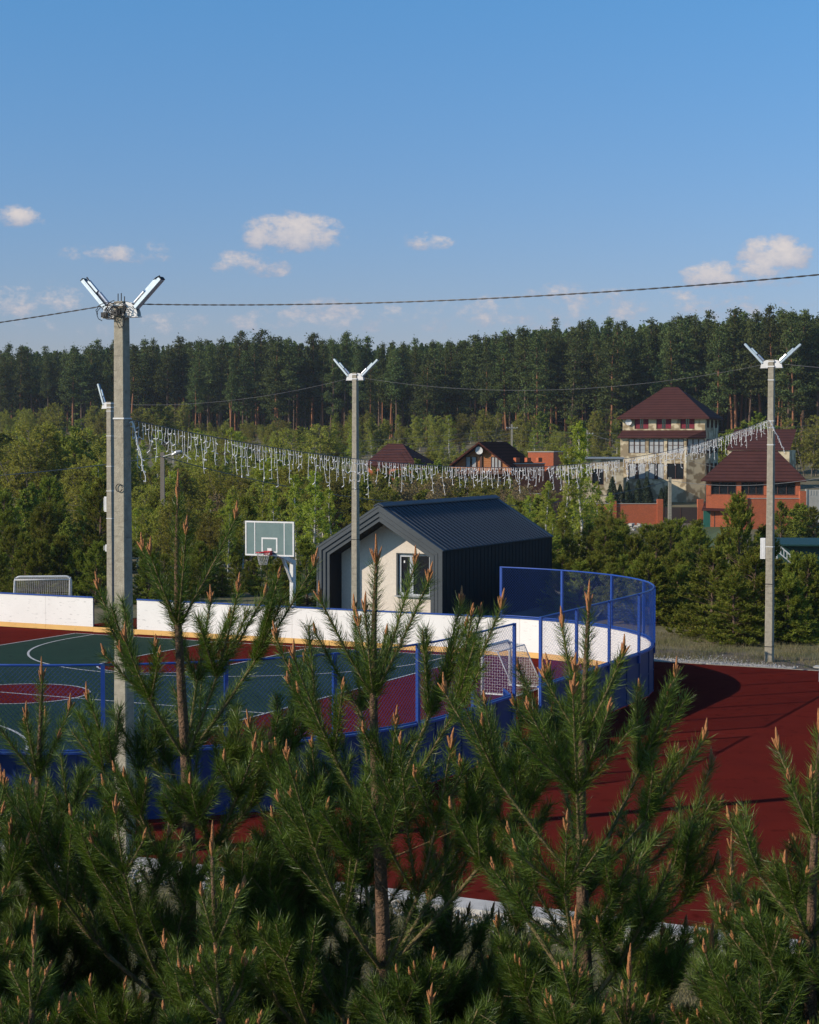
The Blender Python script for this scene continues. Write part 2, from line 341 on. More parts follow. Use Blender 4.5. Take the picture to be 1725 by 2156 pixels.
# ---------------------------------------------------------------- ground
def grid_ground():
    xs = np.unique(np.concatenate([np.linspace(-30, 30, 41), np.linspace(-120, 120, 61), np.linspace(-600, 600, 61), np.array([-6000, -3000, -1500, 1500, 3000, 6000])]))
    ys = np.unique(np.concatenate([np.linspace(-20, 120, 71), np.linspace(120, 420, 61), np.linspace(420, 1000, 20), np.array([-6000, -2000, -300, 2000, 4000, 8000])]))
    X, Y = np.meshgrid(xs, ys); Z = gz(X, Y)
    Vt = np.stack([X, Y, Z], -1).reshape(-1, 3); nx = len(xs); ny = len(ys)
    i = np.arange(nx - 1)[None] + np.arange(ny - 1)[:, None] * nx; i = i.ravel()
    return link('ground', np_mesh('ground', Vt, np.stack([i, i+1, i+nx+1, i+nx], 1), [M['grass']]))
g = grid_ground(); tag(g, 'grassy ground with dry patches around the sports court', None, kind='structure')

def ab_sheet(name, pts, z, m, th=0.0):
    mb = MB(); n = len(pts)
    vs = [ab(a, b, z) for a, b in pts]
    if th: mb.add(vs + [ab(a, b, z - th) for a, b in pts], [tuple(range(n))] + [(i, i+n, (i+1) % n + n, (i+1) % n) for i in range(n)])
    else: mb.add(vs, [tuple(range(n))])
    o = mb.build(name, m); o['kind'] = 'structure'; return o
AX0, AX1, B0, B1 = -50.0, -14.2, 23.0, 48.6      # rink rectangle in the (a, b) frame
RF, RN = 7.0, 8.0                               # far and near corner radius
CA, CB = -28.9, 35.8
o = ab_sheet('running_track', [(-60, 22.35), (14, 22.35), (14, 49.4), (-60, 49.4)], .03, M['red_rubber'], .2); o['label'] = 'dark red rubber sports surface around and inside the rink'
o = ab_sheet('red_path', [(-37.6, 49.4), (-32.6, 49.4), (-32.6, 55.2), (-37.6, 55.2)], .028, M['red_rubber'], .2)
o = ab_sheet('kerb', [(-60, 21.85), (14, 21.85), (14, 22.35), (-60, 22.35)], .075, M['kerb'], .25); o['label'] = 'pale concrete kerb along the near edge of the red surface'
o = ab_sheet('far_kerb', [(-32.6, 49.4), (14, 49.4), (14, 49.47), (-32.6, 49.47)], .045, M['concrete'], .25)
# green court
gx0, gx1, gy0, gy1 = -36.3, -21.5, 24.4, 48.0
o = ab_sheet('court_surface', [(gx0, gy0), (gx1, gy0), (gx1, gy1), (gx0, gy1)], .034, M['green_rubber']); o['label'] = 'dark green rubber basketball court'
def ab_poly(c, r, n=48, a0=0, a1=360): return [(c[0] + r * math.cos(R(a0 + (a1-a0) * i / n)), c[1] + r * math.sin(R(a0 + (a1-a0) * i / n))) for i in range(n + (0 if a1 - a0 == 360 else 1))]
o = ab_sheet('centre_circle', ab_poly((CA, CB), 1.8), .038, M['red_rubber'])
for sgn, yb in ((1, gy1), (-1, gy0)):
    pts = [(CA - 1.8, yb), (CA + 1.8, yb), (CA + 1.8, yb - sgn * 5.8)] + [(CA + 1.8 * math.cos(R(t)), yb - sgn * (5.8 + 1.8 * math.sin(R(t)))) for t in range(10, 180, 10)] + [(CA - 1.8, yb - sgn * 5.8)]
    if sgn < 0: pts = pts[::-1]
    o = ab_sheet('key_area', pts, .038, M['red_rubber'])
def strip(mb, pts, w, z, closed=False):
    n = len(pts); vs = []
    for i in range(n):
        p = Vector((*pts[i], 0)); q0 = Vector((*pts[(i-1) % n if closed else max(i-1, 0)], 0)); q1 = Vector((*pts[(i+1) % n if closed else min(i+1, n-1)], 0))
        d = (q1 - q0).normalized(); s_ = Vector((-d.y, d.x, 0)) * w / 2
        vs += [ab(p.x + s_.x, p.y + s_.y, z), ab(p.x - s_.x, p.y - s_.y, z)]
    fs = [(2*i, 2*i+1, 2*((i+1) % n)+1, 2*((i+1) % n)) for i in range(n if closed else n-1)]
    mb.add(vs, fs)
ml = MB()
ZL = .042
for e in ([(gx0, gy0), (gx1, gy0)], [(gx1, gy0), (gx1, gy1)], [(gx1, gy1), (gx0, gy1)], [(gx0, gy1), (gx0, gy0)], [(gx0, CB), (gx1, CB)]): strip(ml, e, .07, ZL)
strip(ml, ab_poly((CA, CB), 1.8), .07, ZL + .002, True)
for sgn, yb in ((1, gy1), (-1, gy0)):
    hb = yb - sgn * 1.2
    arc = [(CA + 6.6 * math.cos(R(t)), hb - sgn * 6.6 * math.sin(R(t))) for t in range(0, 181, 4)]
    strip(ml, [(CA + 6.6, yb)] + arc + [(CA - 6.6, yb)], .07, ZL + .002)
    strip(ml, [(CA - 1.8, yb), (CA - 1.8, yb - sgn * 5.8)], .07, ZL + .004); strip(ml, [(CA + 1.8, yb), (CA + 1.8, yb - sgn * 5.8)], .07, ZL + .004)
    strip(ml, [(CA + 1.8 * math.cos(R(t)), yb - sgn * (5.8 + 1.8 * math.sin(R(t)))) for t in range(0, 181, 8)], .07, ZL + .006)
o = ml.build('court_markings', M['line_white']); o['kind'] = 'structure'; o['label'] = 'white painted court lines'
# white side lines on the right hand court
# lawn patches and dirt path far right
def patch(name, px, mname, dz=.03):
    pts = []
    for (x, y, D) in px:
        q = P(x, y, D); pts.append((q.x, q.y))
    cx = sum(p[0] for p in pts) / len(pts); cy = sum(p[1] for p in pts) / len(pts)
    vs = []; fs = []; n = 12
    for j in range(n + 1):
        for p in pts:
            x = cx + (p[0] - cx) * j / n; y = cy + (p[1] - cy) * j / n; vs.append((x, y, gzf(x, y) + dz))
    k = len(pts)
    for j in range(n):
        for i in range(k): fs.append((j*k+i, j*k+(i+1) % k, (j+1)*k+(i+1) % k, (j+1)*k+i))
    o = MB().add(vs, fs).build(name, M[mname]); o['kind'] = 'structure'; return o
patch('lawn', [(1330,1100,100),(1520,1100,100),(1560,1100,172),(1400,1100,172)], 'lawn', .06)
patch('lawn', [(1600,1100,84),(1900,1100,84),(1900,1100,160),(1640,1100,160)], 'lawn', .07)
o = ab_sheet('dirt_verge', [(-32, 49.48), (14, 49.48), (14, 52.2), (6, 51.6), (-2, 52.6), (-9, 51.8), (-15, 52.8), (-22, 51.9), (-32, 52.4)], .006, M['dirt']); o['label'] = 'bare earthy verge behind the far edge of the red surface'
patch('dirt_path', [(1380,1100,150),(1440,1100,140),(1480,1100,176),(1390,1100,176)], 'dirt', .09)

# ---------------------------------------------------------------- rink
def rink_path():
    """closed perimeter points (a,b), anticlockwise seen from above, starting at gate right post going round the right end"""
    pts = []
    def arc(cx, cy, r, t0, t1, n):
        return [(cx + r * math.cos(R(t0 + (t1-t0) * i / n)), cy + r * math.sin(R(t0 + (t1-t0) * i / n))) for i in range(n + 1)]
    near_r = arc(AX1 - RN, B0 + RN, RN, -90, 0, 12)
    far_r = arc(AX1 - RF, B1 - RF, RF, 0, 90, 12)
    far_l = arc(AX0 + RF, B1 - RF, RF, 90, 180, 12)
    near_l = arc(AX0 + RF, B0 + RF, RF, 180, 270, 12)
    return near_r, far_r, far_l, near_l
near_r, far_r, far_l, near_l = rink_path()
def resample(pts, step):
    out = [pts[0]]; 
    for p, q in zip(pts, pts[1:]):
        d = math.dist(p, q); n = max(1, int(round(d / step)))
        for i in range(1, n + 1): out.append((p[0] + (q[0]-p[0]) * i / n, p[1] + (q[1]-p[1]) * i / n))
    return out
GATE0, GATE1 = 33.55, 35.0
OPEN0, OPEN1 = -34.2, -36.0     # opening in far long board
sideA = resample([near_l[-1]] + near_r + [(AX1, GATE0)], 1.0)              # near side, left to gate
sideB = resample([(AX1, GATE1)] + far_r + [(OPEN0, B1)], 1.0)              # gate, round the far corner, to the opening
sideC = resample([(OPEN1, B1)] + far_l + near_l, 1.0)                      # beyond
rink = thing('ice_rink_barrier', ab(CA, CB, 0), 'oval rink barrier of white boards with yellow kick plate and blue netted fence', 'rink barrier', rz=-TH)
def lc(p, z, off=0.0, nrm=(0, 0)): return (p[0] - CA + nrm[0] * off, p[1] - CB + nrm[1] * off, z)
def normals(pts):
    ns = []
    for i in range(len(pts)):
        q0 = pts[max(i-1, 0)]; q1 = pts[min(i+1, len(pts)-1)]; dx, dy = q1[0]-q0[0], q1[1]-q0[1]; l_ = math.hypot(dx, dy)
        ns.append((dy / l_, -dx / l_))      # outward for anticlockwise travel
    return ns
def wall_strip(mb, pts, ns, o0, o1, z0, z1):
    n = len(pts); vs = []
    for p, m_ in zip(pts, ns): vs += [lc(p, z0, o0, m_), lc(p, z1, o0, m_), lc(p, z1, o1, m_), lc(p, z0, o1, m_)]
    fs = []
    for i in range(n - 1):
        b_ = 4 * i; c_ = b_ + 4
        fs += [(b_, c_, c_+1, b_+1), (b_+1, c_+1, c_+2, b_+2), (b_+2, c_+2, c_+3, b_+3), (b_+3, c_+3, c_, b_)]
    fs += [(0, 1, 2, 3), (4*n-1, 4*n-2, 4*n-3, 4*n-4)]
    mb.add(vs, fs)
def fence_h(i, pts): return True
def build_side(pts, fence_upto=None, fence_from=0):
    ns = normals(pts)
    for i in range(0, len(pts) - 1, 2):
        seg = pts[i:i+3]; sn = ns[i:i+3]
        if len(seg) > 1:
            seg = list(seg); d0 = math.dist(seg[0], seg[1]) or 1; seg[0] = (seg[0][0]+(seg[1][0]-seg[0][0])*.008/d0, seg[0][1]+(seg[1][1]-seg[0][1])*.008/d0)
        if len(seg) < 2: continue
        g_ = .004
        mb = MB(); wall_strip(mb, seg, sn, 0, .012, .215, 1.2 - .002); o_ = mb.build('board_panel', M['board_white'], rink)
        mb = MB(); wall_strip(mb, seg, sn, -.008, .010, .05, .213); mb.build('kick_plate', M['board_yellow'], rink)
        mb = MB(); wall_strip(mb, seg, sn, .0145, .03, .05, 1.198)      # blue outer skin with frame
        for p, m_ in zip(seg, sn):
            d = Vector((m_[0], m_[1], 0)); c = Vector(lc(p, 0, .05, m_)); t = Vector((-d.y, d.x, 0))
            Mx = Matrix(((t.x, d.x, 0, c.x), (t.y, d.y, 0, c.y), (0, 0, 1, 0), (0, 0, 0, 1)))
            mb.box(-.018, .018, -.02, -.002, .03, 1.19, Mx)
        wall_strip(mb, seg, sn, .031, .045, .60, .63); wall_strip(mb, seg, sn, .031, .045, .06, .09)
        mb.build('outer_panel', M['blue_panel'], rink)
        mb = MB(); wall_strip(mb, seg, sn, -.03, .075, 1.2, 1.235); mb.build('cap_rail', M['blue_paint'], rink)
    return ns
for s_ in (sideA, sideB, sideC): build_side(s_)
# threshold in the opening
mb = MB(); wall_strip(mb, [(OPEN0, B1), (OPEN1, B1)], [(0, 1), (0, 1)], -.008, .02, .04, .213); mb.build('kick_plate', M['board_yellow'], rink)
# netted fence
def fence(pts, step, hz0=1.235, hz1=2.72):
    """posts every step metres along the path, rails and chain link per bay"""
    d = [0]
    for p, q in zip(pts, pts[1:]): d.append(d[-1] + math.dist(p, q))
    total = d[-1]; nb = max(1, round(total / step))
    def at(s):
        s = min(max(s, 0), total); i = max(j for j in range(len(d)) if d[j] <= s + 1e-9); i = min(i, len(pts)-2)
        t = (s - d[i]) / (d[i+1] - d[i]); return (pts[i][0] + (pts[i+1][0]-pts[i][0]) * t, pts[i][1] + (pts[i+1][1]-pts[i][1]) * t)
    def nrm(s):
        a_ = at(s - .05); b_ = at(s + .05); dx, dy = b_[0]-a_[0], b_[1]-a_[1]; l_ = math.hypot(dx, dy) or 1; return (dy / l_, -dx / l_)
    for k in range(nb + 1):
        s = total * k / nb; p = at(s); n_ = nrm(s); dv = Vector((n_[0], n_[1], 0)); c = Vector(lc(p, 0, .055, n_)); t = Vector((-dv.y, dv.x, 0))
        Mx = Matrix(((t.x, dv.x, 0, c.x), (t.y, dv.y, 0, c.y), (0, 0, 1, 0), (0, 0, 0, 1)))
        mb = MB(); mb.box(-.035, .035, -.03, .03, .02 if k in (0, nb) else 1.0, hz1 + .02, Mx)
        for zz in (1.35, 2.0, 2.6): mb.tube([Mx @ Vector((0, -.045, zz)), Mx @ Vector((0, -.03, zz))], .012, 6)
        mb.build('fence_post', M['blue_paint'], rink)
    for k in range(nb):
        s0 = total * k / nb; s1 = total * (k+1) / nb; n = max(2, int((s1 - s0) / .5)); ss = [s0 + (s1-s0) * j / n for j in range(n+1)]
        P_ = [at(s) for s in ss]; N_ = [nrm(s) for s in ss]
        mb = MB(); mb.tube([lc(p, hz1, .04, m_) for p, m_ in zip(P_, N_)], .022, 6); mb.build('fence_rail', M['blue_paint'], rink); mb = MB(); mb.tube([lc(p, hz0 + .03, .04, m_) for p, m_ in zip(P_, N_)], .018, 6)
        mb.build('fence_rail', M['blue_paint'], rink)
        # chain link
        H = hz1 - hz0 - .05; Ls = s1 - s0; cell = .085; v0 = []; v1 = []
        def pt(s, z, off=.04):
            p = at(s); m_ = nrm(s); return lc(p, z, off, m_)
        kk = int((Ls + H) / cell) + 1
        for j in range(kk):
            c0 = j * cell
            for sg in (1, -1):
                # line s = c0 - h for h in [0,H]
                h0 = max(0, c0 - Ls); h1 = min(H, c0)
                if h1 <= h0: continue
                m = 3
                for q in range(m):
                    ha = h0 + (h1-h0) * q / m; hb = h0 + (h1-h0) * (q+1) / m
                    sa, sb = c0 - ha, c0 - hb
                    if sg < 0: sa, sb = Ls - sa, Ls - sb
                    v0.append(pt(s0 + sa, hz0 + .04 + ha, .038 + .002 * sg)); v1.append(pt(s0 + sb, hz0 + .04 + hb, .038 + .002 * sg))
        Vt, Fc = seg_tubes(np.array(v0), np.array(v1), np.full(len(v0), .0029), np.full(len(v0), .0029), 3)
        link('chain_link', np_mesh('chain_link', Vt, Fc, [M['blue_wire']]), rink)
def cut(pts, f): return [p for p in pts if f(p)]
fenceA = [p for p in sideA if p[0] > -30.5]
fenceB = [p for p in sideB if p[0] > -20.6]; fenceB.append((-20.95, B1 - .01))
fence(fenceA[::-1][::-1], 2.1); fence(fenceB, 2.15)
# open gate leaf, swung inwards from the left gate post
gl = thing('rink_gate', ab(AX1 + .09, GATE0 - .05, 0), 'low dark blue rink gate leaf standing open beside the netted gate post', 'gate', rz=-TH + R(-58))
mb = MB(); mb.box(-.05 - 1.25, -.05, -.012, .012, .09, 1.16); mb.build('leaf', M['blue_panel'], gl)
mb = MB()
for x_ in (-1.3, -.68, -.07): mb.box(x_, x_ + .04, -.045, -.014, .09, 1.18)
for z_ in (.06, .6, 1.165): mb.box(-1.3, -.03, -.05, -.012, z_, z_ + .035)
mb.build('gate_frame', M['blue_paint'], gl)
mb = MB(); 
for z_ in (.35, .95): mb.tube([(-.02, -.03, z_), (-.02, -.03, z_ + .12)], .018, 8)
mb.build('hinge', M['steel_grey'], gl)
mb = MB(); mb.box(-1.27, -1.16, -.07, -.05, .72, .76); mb.tube([(-1.2, -.06, .74), (-1.2, -.10, .74), (-1.1, -.10, .74)], .01, 6); mb.build('latch', M['steel_grey'], gl)

# ---------------------------------------------------------------- goals
def make_goal(w, h, label, loc, rz, dt=.42, db=.95):
    t = thing('football_goal', loc, label, 'goal', rz=rz)
    # local x: depth (front at 0, back at +), local y: width
    mb = MB(); r = .20
    pts = [(0, 0, 0), (0, 0, h - r)] + [(0, r - r * math.cos(R(a)), h - r + r * math.sin(R(a))) for a in range(15, 91, 15)] + [(0, w - r + r * math.sin(R(a)), h - r + r * math.cos(R(a))) for a in range(0, 91, 15)] + [(0, w, 0)]
    mb.tube(pts, .04, 10); mb.build('goal_frame', M['steel_white'], t, True)
    mb = MB()
    for y_ in (0.02, w - .02): mb.tube([(0, y_, h - .06), (dt, y_, h - .10), (dt + .18, y_, h * .6), (db, y_, .03)], .018, 8); mb.tube([(0, y_, .03), (db, y_, .03)], .022, 8)
    mb.tube([(dt, 0.02, h - .10), (dt, w - .02, h - .10)], .018, 8); mb.tube([(db, 0, .03), (db, w, .03)], .022, 8)
    mb.build('back_frame', M['steel_white'], t, True)
    v0 = []; v1 = []
    prof = [(0, h - .02), (dt, h - .10), (dt + .18, h * .6), (db, .03)]
    def pf(s):
        s *= 3; i = min(2, int(s)); f = s - i; return (prof[i][0] + (prof[i+1][0]-prof[i][0]) * f, prof[i][1] + (prof[i+1][1]-prof[i][1]) * f)
    ny = int(w / .07); ns = 28
    for j in range(ny + 1):
        y_ = w * j / ny
        for i in range(ns):
            a_ = pf(i / ns); b_ = pf((i+1) / ns); sag = .03 * math.sin(math.pi * i / ns); v0.append((a_[0], y_, a_[1] - sag)); v1.append((b_[0], y_, b_[1] - .03 * math.sin(math.pi * (i+1) / ns)))
    for i in range(ns + 1):
        a_ = pf(i / ns); sag = .03 * math.sin(math.pi * i / ns); v0.append((a_[0], 0, a_[1] - sag)); v1.append((a_[0], w, a_[1] - sag))
    for y_ in (0, w):
        nz = int(h / .07)
        for i in range(1, nz):
            z_ = h * i / nz; xe = None
            for k in range(3):
                (xa, za), (xb, zb) = prof[k], prof[k+1]
                if min(za, zb) <= z_ <= max(za, zb): xe = xa + (xb-xa) * (z_-za) / ((zb-za) or 1e-6)
            if xe: v0.append((0, y_, z_)); v1.append((xe, y_, z_))
        for i in range(1, int(db / .07)):
            x_ = i * .07; zt = None
            for k in range(3):
                (xa, za), (xb, zb) = prof[k], prof[k+1]
                if xa <= x_ <= xb: zt = za + (zb-za) * (x_-xa) / ((xb-xa) or 1e-6)
            if zt: v0.append((x_, y_, .03)); v1.append((x_, y_, zt))
    Vt, Fc = seg_tubes(np.array(v0, float), np.array(v1, float), np.full(len(v0), .004), np.full(len(v0), .004), 3)
    link('net', np_mesh('net', Vt, Fc, [M['net']]), t)
    return t
make_goal(1.8, 1.22, 'white curved football goal with net standing inside the rink near the gate', ab(-18.15, 40.95, .03), -TH)
q = P(78, 1254, 67.5)
make_goal(2.15, 1.25, 'small white goal frame with net behind the left end of the far white boards', (q.x - 1.0, 68.2, 0), R(-84), .35, .8)

# ---------------------------------------------------------------- basketball hoop
hp = thing('basketball_hoop', ab(-28.75, 49.6, 0), 'white basketball stand with glass backboard and red rim behind the white boards', 'basketball hoop', rz=-TH)
mb = MB(); mb.box(-.07, .07, -.09, .09, 0, 2.62); mb.build('pole', M['steel_white'], hp, bevel=.01)
mb = MB()
Mx = Matrix.Translation((0, 0, 0))
mb.prism([(0, 2.50), (0, 2.68), (.4, 2.68), (.4, 2.5)], -.01, .01) if False else None
def beam(mb, p0, p1, w, h):
    p0 = Vector(p0); p1 = Vector(p1); d = (p1 - p0); l_ = d.length; d.normalize(); s_ = d.cross(Vector((0, 0, 1))).normalized(); n_ = s_.cross(d)
    Mx = Matrix(((d.x, s_.x, n_.x, p0.x), (d.y, s_.y, n_.y, p0.y), (d.z, s_.z, n_.z, p0.z), (0, 0, 0, 1))); mb.box(0, l_, -w/2, w/2, -h/2, h/2, Mx)
beam(mb, (0, .06, 2.56), (0, -1.36, 3.02), .12, .14); mb.build('arm', M['steel_white'], hp)
mb = MB(); beam(mb, (0, -.08, 1.95), (0, -.62, 2.72), .08, .08); mb.build('brace', M['steel_white'], hp)
mb = MB(); beam(mb, (0, -1.1, 3.0), (-.5, -1.42, 3.9), .035, .035); beam(mb, (0, -1.1, 3.0), (.5, -1.42, 3.9), .035, .035); mb.build('support_rod', M['steel_white'], hp)
YB = -1.47
bb = MB(); bb.box(-.90, .90, YB, YB + .02, 2.86, 3.97); bbo = bb.build('backboard', M['board_glass'], hp)
mb = MB()
for a_ in ((-.90, .90, 3.92, 3.97), (-.90, .90, 2.86, 2.91), (-.90, -.85, 2.91, 3.92), (.85, .90, 2.91, 3.92)): mb.box(a_[0], a_[1], YB - .012, YB + .03, a_[2], a_[3])
mb.build('board_rim', M['steel_white'], bbo)
mb = MB()
for a_ in ((-.295, .295, 3.40, 3.45), (-.295, .295, 2.97, 3.01), (-.295, -.245, 3.01, 3.40), (.245, .295, 3.01, 3.40), (-.56, -.53, 2.91, 3.92), (.53, .56, 2.91, 3.92), (-.08, .08, 3.01, 3.11)): mb.box(a_[0], a_[1], YB - .008, YB - .001, a_[2], a_[3])
mb.build('board_marking', M['steel_white'], bbo)
mb = MB(); rc = (0, YB - .40); zr = 3.0
mb.tube([(rc[0] + .225 * math.cos(R(a)), rc[1] + .225 * math.sin(R(a)), zr) for a in range(0, 361, 15)], .014, 8); mb.box(-.11, .11, YB - .19, YB - .013, zr - .10, zr + .03)
mb.build('rim', M['hoop_red'], hp)
v0 = []; v1 = []
for k in range(14):
    for s_ in (1, -1):
        for j in range(5):
            f0, f1 = j / 5, (j + 1) / 5; r0, r1 = .225 - .10 * f0 ** .7, .225 - .10 * f1 ** .7; a0 = 2*math.pi*k/14 + s_ * f0 * .9; a1 = 2*math.pi*k/14 + s_ * f1 * .9
            v0.append((rc[0] + r0*math.cos(a0), rc[1] + r0*math.sin(a0), zr - .40*f0)); v1.append((rc[0] + r1*math.cos(a1), rc[1] + r1*math.sin(a1), zr - .40*f1))
Vt, Fc = seg_tubes(np.array(v0), np.array(v1), np.full(len(v0), .006), np.full(len(v0), .006), 3); link('net', np_mesh('hoop_net', Vt, Fc, [M['net']]), hp)

# ---------------------------------------------------------------- lamp posts
def lamp_post(px, ptop, D, hbase, label, arms=((-1, 47), (1, 42)), al=.82, back=(True, False), w0=.235, w1=.165, bands=(), rz=-TH, tangle=False, side_box=None):
    top = P(px, ptop, D); zt = top.z - hbase
    t = thing('lamp_post', (top.x, top.y, hbase), label, 'lamp post', 'concrete floodlight posts around the rink', rz=rz)
    mb = MB()
    n = 14
    vs = []; rr = random.Random(int(px))
    for i in range(n + 1):
        f = i / n; w = (w0 + (w1 - w0) * f) / 2; z = zt * f - (.3 if i == 0 else 0); c = .14 * w
        j = lambda: rr.uniform(-.002, .002)
        for (x, y) in ((-w+c, -w), (w-c, -w), (w, -w+c), (w, w-c), (w-c, w), (-w+c, w), (-w, w-c), (-w, -w+c)): vs.append((x + j(), y + j(), z))
    fs = [(i*8+k, i*8+(k+1) % 8, (i+1)*8+(k+1) % 8, (i+1)*8+k) for i in range(n) for k in range(8)] + [tuple(n*8+k for k in range(8))]
    mb.add(vs, fs); mb.build('pole', M['concrete'], t)
    # bracket ring and quadrant plates
    w = w1 / 2
    mb = MB()
    for z_ in (zt - .22, zt - .07):
        mb.box(-w-.016, w+.016, -w-.016, -w-.004, z_, z_+.035); mb.box(-w-.016, w+.016, w+.004, w+.016, z_, z_+.035)
        mb.box(-w-.016, -w-.004, -w-.003, w+.003, z_, z_+.035); mb.box(w+.004, w+.016, -w-.003, w+.003, z_, z_+.035)
    for sx, ang in arms:
        for yy in (-.05, .045):
            pl = [(sx*(w+.02), zt-.23)] + [(sx*(w+.02+.22*math.cos(R(a))), zt-.23+.22*math.sin(R(a))) for a in range(0, 91, 15)]
            if sx > 0: pl = pl[::-1]
            mb.prism(pl, yy, yy + .006)
        mb.box(*(sorted((sx*(w+.018), sx*(w+.25)))), -.06, .06, zt-.25, zt-.235)
    mb.build('bracket', M['steel_white'], t)
    for (sx, ang), bk in zip(arms, back):
        # floodlight: long ribbed box
        o_ = Vector((sx * (w + .17), 0, zt - .12)); d = Vector((sx * math.cos(R(ang)), 0, math.sin(R(ang)))); s_ = Vector((0, 1, 0)); nn = d.cross(s_)
        if nn.z < 0: nn = -nn
        # roll the luminaire so its face looks outward/down
        Mx = Matrix(((d.x, s_.x, nn.x, o_.x), (d.y, s_.y, nn.y, o_.y), (d.z, s_.z, nn.z, o_.z), (0, 0, 0, 1)))
        mb = MB(); mb.box(.02, al, -.055, .055, -.02, .016, Mx)
        for k in range(5): yk = -.052 + k * .0245; mb.box(.03, al - .01, yk, yk + .005, .016, .036, Mx)
        mb.mi = 1; mb.box(.03, al - .01, -.048, .048, -.027, -.0205, Mx); mb.mi = 2
        mb.box(al, al + .012, -.06, .06, -.02, .035, Mx); mb.box(.008, .02, -.06, .06, -.02, .035, Mx)
        fl = mb.build('floodlight', [M['alu'], M['lens'], M['black_rubber']], t)
        mb = MB(); mb.tube([Mx @ Vector((.06, 0, .075)), Mx @ Vector((.30, 0, .075))], .03, 10); mb.box(.34, .58, -.025, .025, .046, .085, Mx); mb.build('driver', M['alu'], fl)
        if bk:
            mb = MB(); mb.tube([Mx @ Vector((al*f, .02*math.sin(f*20), .06 + .02*math.sin(f*9))) for f in np.linspace(.45, 1.0, 12)], .011, 6); mb.build('cable', M['black_rubber'], fl)
    for zb, col in bands:
        wb = (w0 + (w1 - w0) * zb / zt) / 2
        mb = MB()
        for q_ in (-1, 1): mb.box(-wb-.006, wb+.006, *(sorted((q_*(wb+.001), q_*(wb+.008)))), zb, zb+.022); mb.box(*(sorted((q_*(wb+.001), q_*(wb+.008)))), -wb, wb, zb+.001, zb+.021)
        mb.build('band', M[col], t)
    if tangle:
        rr = random.Random(5); mb = MB()
        for k in range(13):
            c = Vector((rr.uniform(-.22, .12), -w - .03, zt - .16 + rr.uniform(-.08, .06))); r_ = rr.uniform(.05, .17); ph = rr.uniform(0, 6); 
            mb.tube([c + Vector((r_ * 1.2 * math.cos(ph + a), rr.uniform(-.02, .02) - .02, r_ * .75 * math.sin(ph + a))) for a in np.linspace(0, rr.uniform(2.5, 6), 14)], .006, 5)
        mb.tube([(-.05, -.12, zt-.25), (.06, -.14, zt-.42), (.13, -.13, zt-.38), (.14, -.12, zt-.30), (.1, -.11, zt-.24)], .006, 5)
        mb.box(-.32, -.22, -.10, -.04, zt-.24, zt-.16); mb.box(-.1, .06, -w-.05, -w-.018, zt-.22, zt-.14)
        for x_ in (-.03, .03, .09): mb.tube([(x_, -.05, zt-.05), (x_+.002, -.05, zt+rr.uniform(.06, .17))], .008, 5)
        mb.build('cable_tangle', M['black_rubber'], t)
        mb = MB(); mb.tube([(.02+.06*math.cos(a), -.125, zt-2.6-.28+.06*math.sin(a)) for a in np.linspace(0, 6.0, 18)], .007, 6); mb.build('wire_loop', M['black_rubber'], t)
    if side_box:
        for (z0, z1, sx, wd) in side_box:
            wb = (w0 + (w1 - w0) * z0 / zt) / 2
            mb = MB(); mb.box(*(sorted((sx*(wb+.02), sx*(wb+.02+wd)))), -.08, .06, z0, z1); mb.box(*(sorted((sx*(wb+.001), sx*(wb+.02)))), -.03, .03, z0+.1, z1-.1)
            for k in range(3): mb.box(*(sorted((sx*(wb+.02+.02+.045*k), sx*(wb+.02+.035+.045*k)))), -.086, -.0805, z0+.04, z1-.04)
            mb.build('mounted_box', M['steel_white'], t)
    return t, zt
pA, zA = lamp_post(1625.5, 757, 51.7, 0, 'concrete floodlight post at the right with a white box on its side', back=(False, False), bands=((8.3,'steel_white'),(7.1,'steel_white'),(6.4,'steel_white'),(3.4,'steel_white'),(2.3,'black_rubber'),(.45,'black_rubber'),(6.9,'steel_white')), side_box=[(3.05, 3.66, -1, .15)])
pB, zB = lamp_post(256, 635, 27.3, 0, 'tallest concrete floodlight post in the left foreground with cable tangle at its top', arms=((-1, 46), (1, 42)), al=.66, back=(True, True), bands=((6.85,'steel_white'),), tangle=True, w0=.25, w1=.178)
pC, zC = lamp_post(748.5, 785, 59.2, 0, 'concrete floodlight post standing in front of the dark cabin gable', back=(False, False), bands=((4.9,'black_rubber'),(3.2,'black_rubber')))
pD, zD = lamp_post(232, 846, 64, 0, 'weathered floodlight post with banding behind the left foreground post', arms=((-1, 72),), back=(False,), bands=((7.6,'steel_white'),(6.7,'steel_white'),(5.6,'steel_white'),(4.7,'steel_white'),(3.7,'steel_white')), side_box=[(3.95, 4.5, -1, .10), (2.5, 2.75, -1, .06)], w0=.26, w1=.2)

# ---------------------------------------------------------------- cables
def catenary(p0, p1, sag, n=40):
    p0 = Vector(p0); p1 = Vector(p1); return [p0.lerp(p1, i / n) - Vector((0, 0, 4 * sag * (i/n) * (1 - i/n))) for i in range(n + 1)]
def cable(p0, p1, sag, r, label, m='cable', twist=0, group=None, n=40):
    mb = MB(); pts = catenary(p0, p1, sag, n)
    if twist:
        fine = catenary(p0, p1, sag, 420); 
        for ph in (0, math.pi): mb.tube([p + Vector((0, math.cos(i * twist + ph), math.sin(i * twist + ph))) * r for i, p in enumerate(fine)], r, 5)
    else: mb.tube(pts, r, 5)
    o_ = mb.build('overhead_cable', M[m]); tag(o_, label, 'cable', group); return o_
tB = P(256, 637, 27.3); tB.z -= .0
cable(tB + Vector((.1, 0, -.02)), (13.4, 18.4, 9.5), .475, .0062, 'thick twisted black cable running right from the foreground post across the sky', twist=.9)
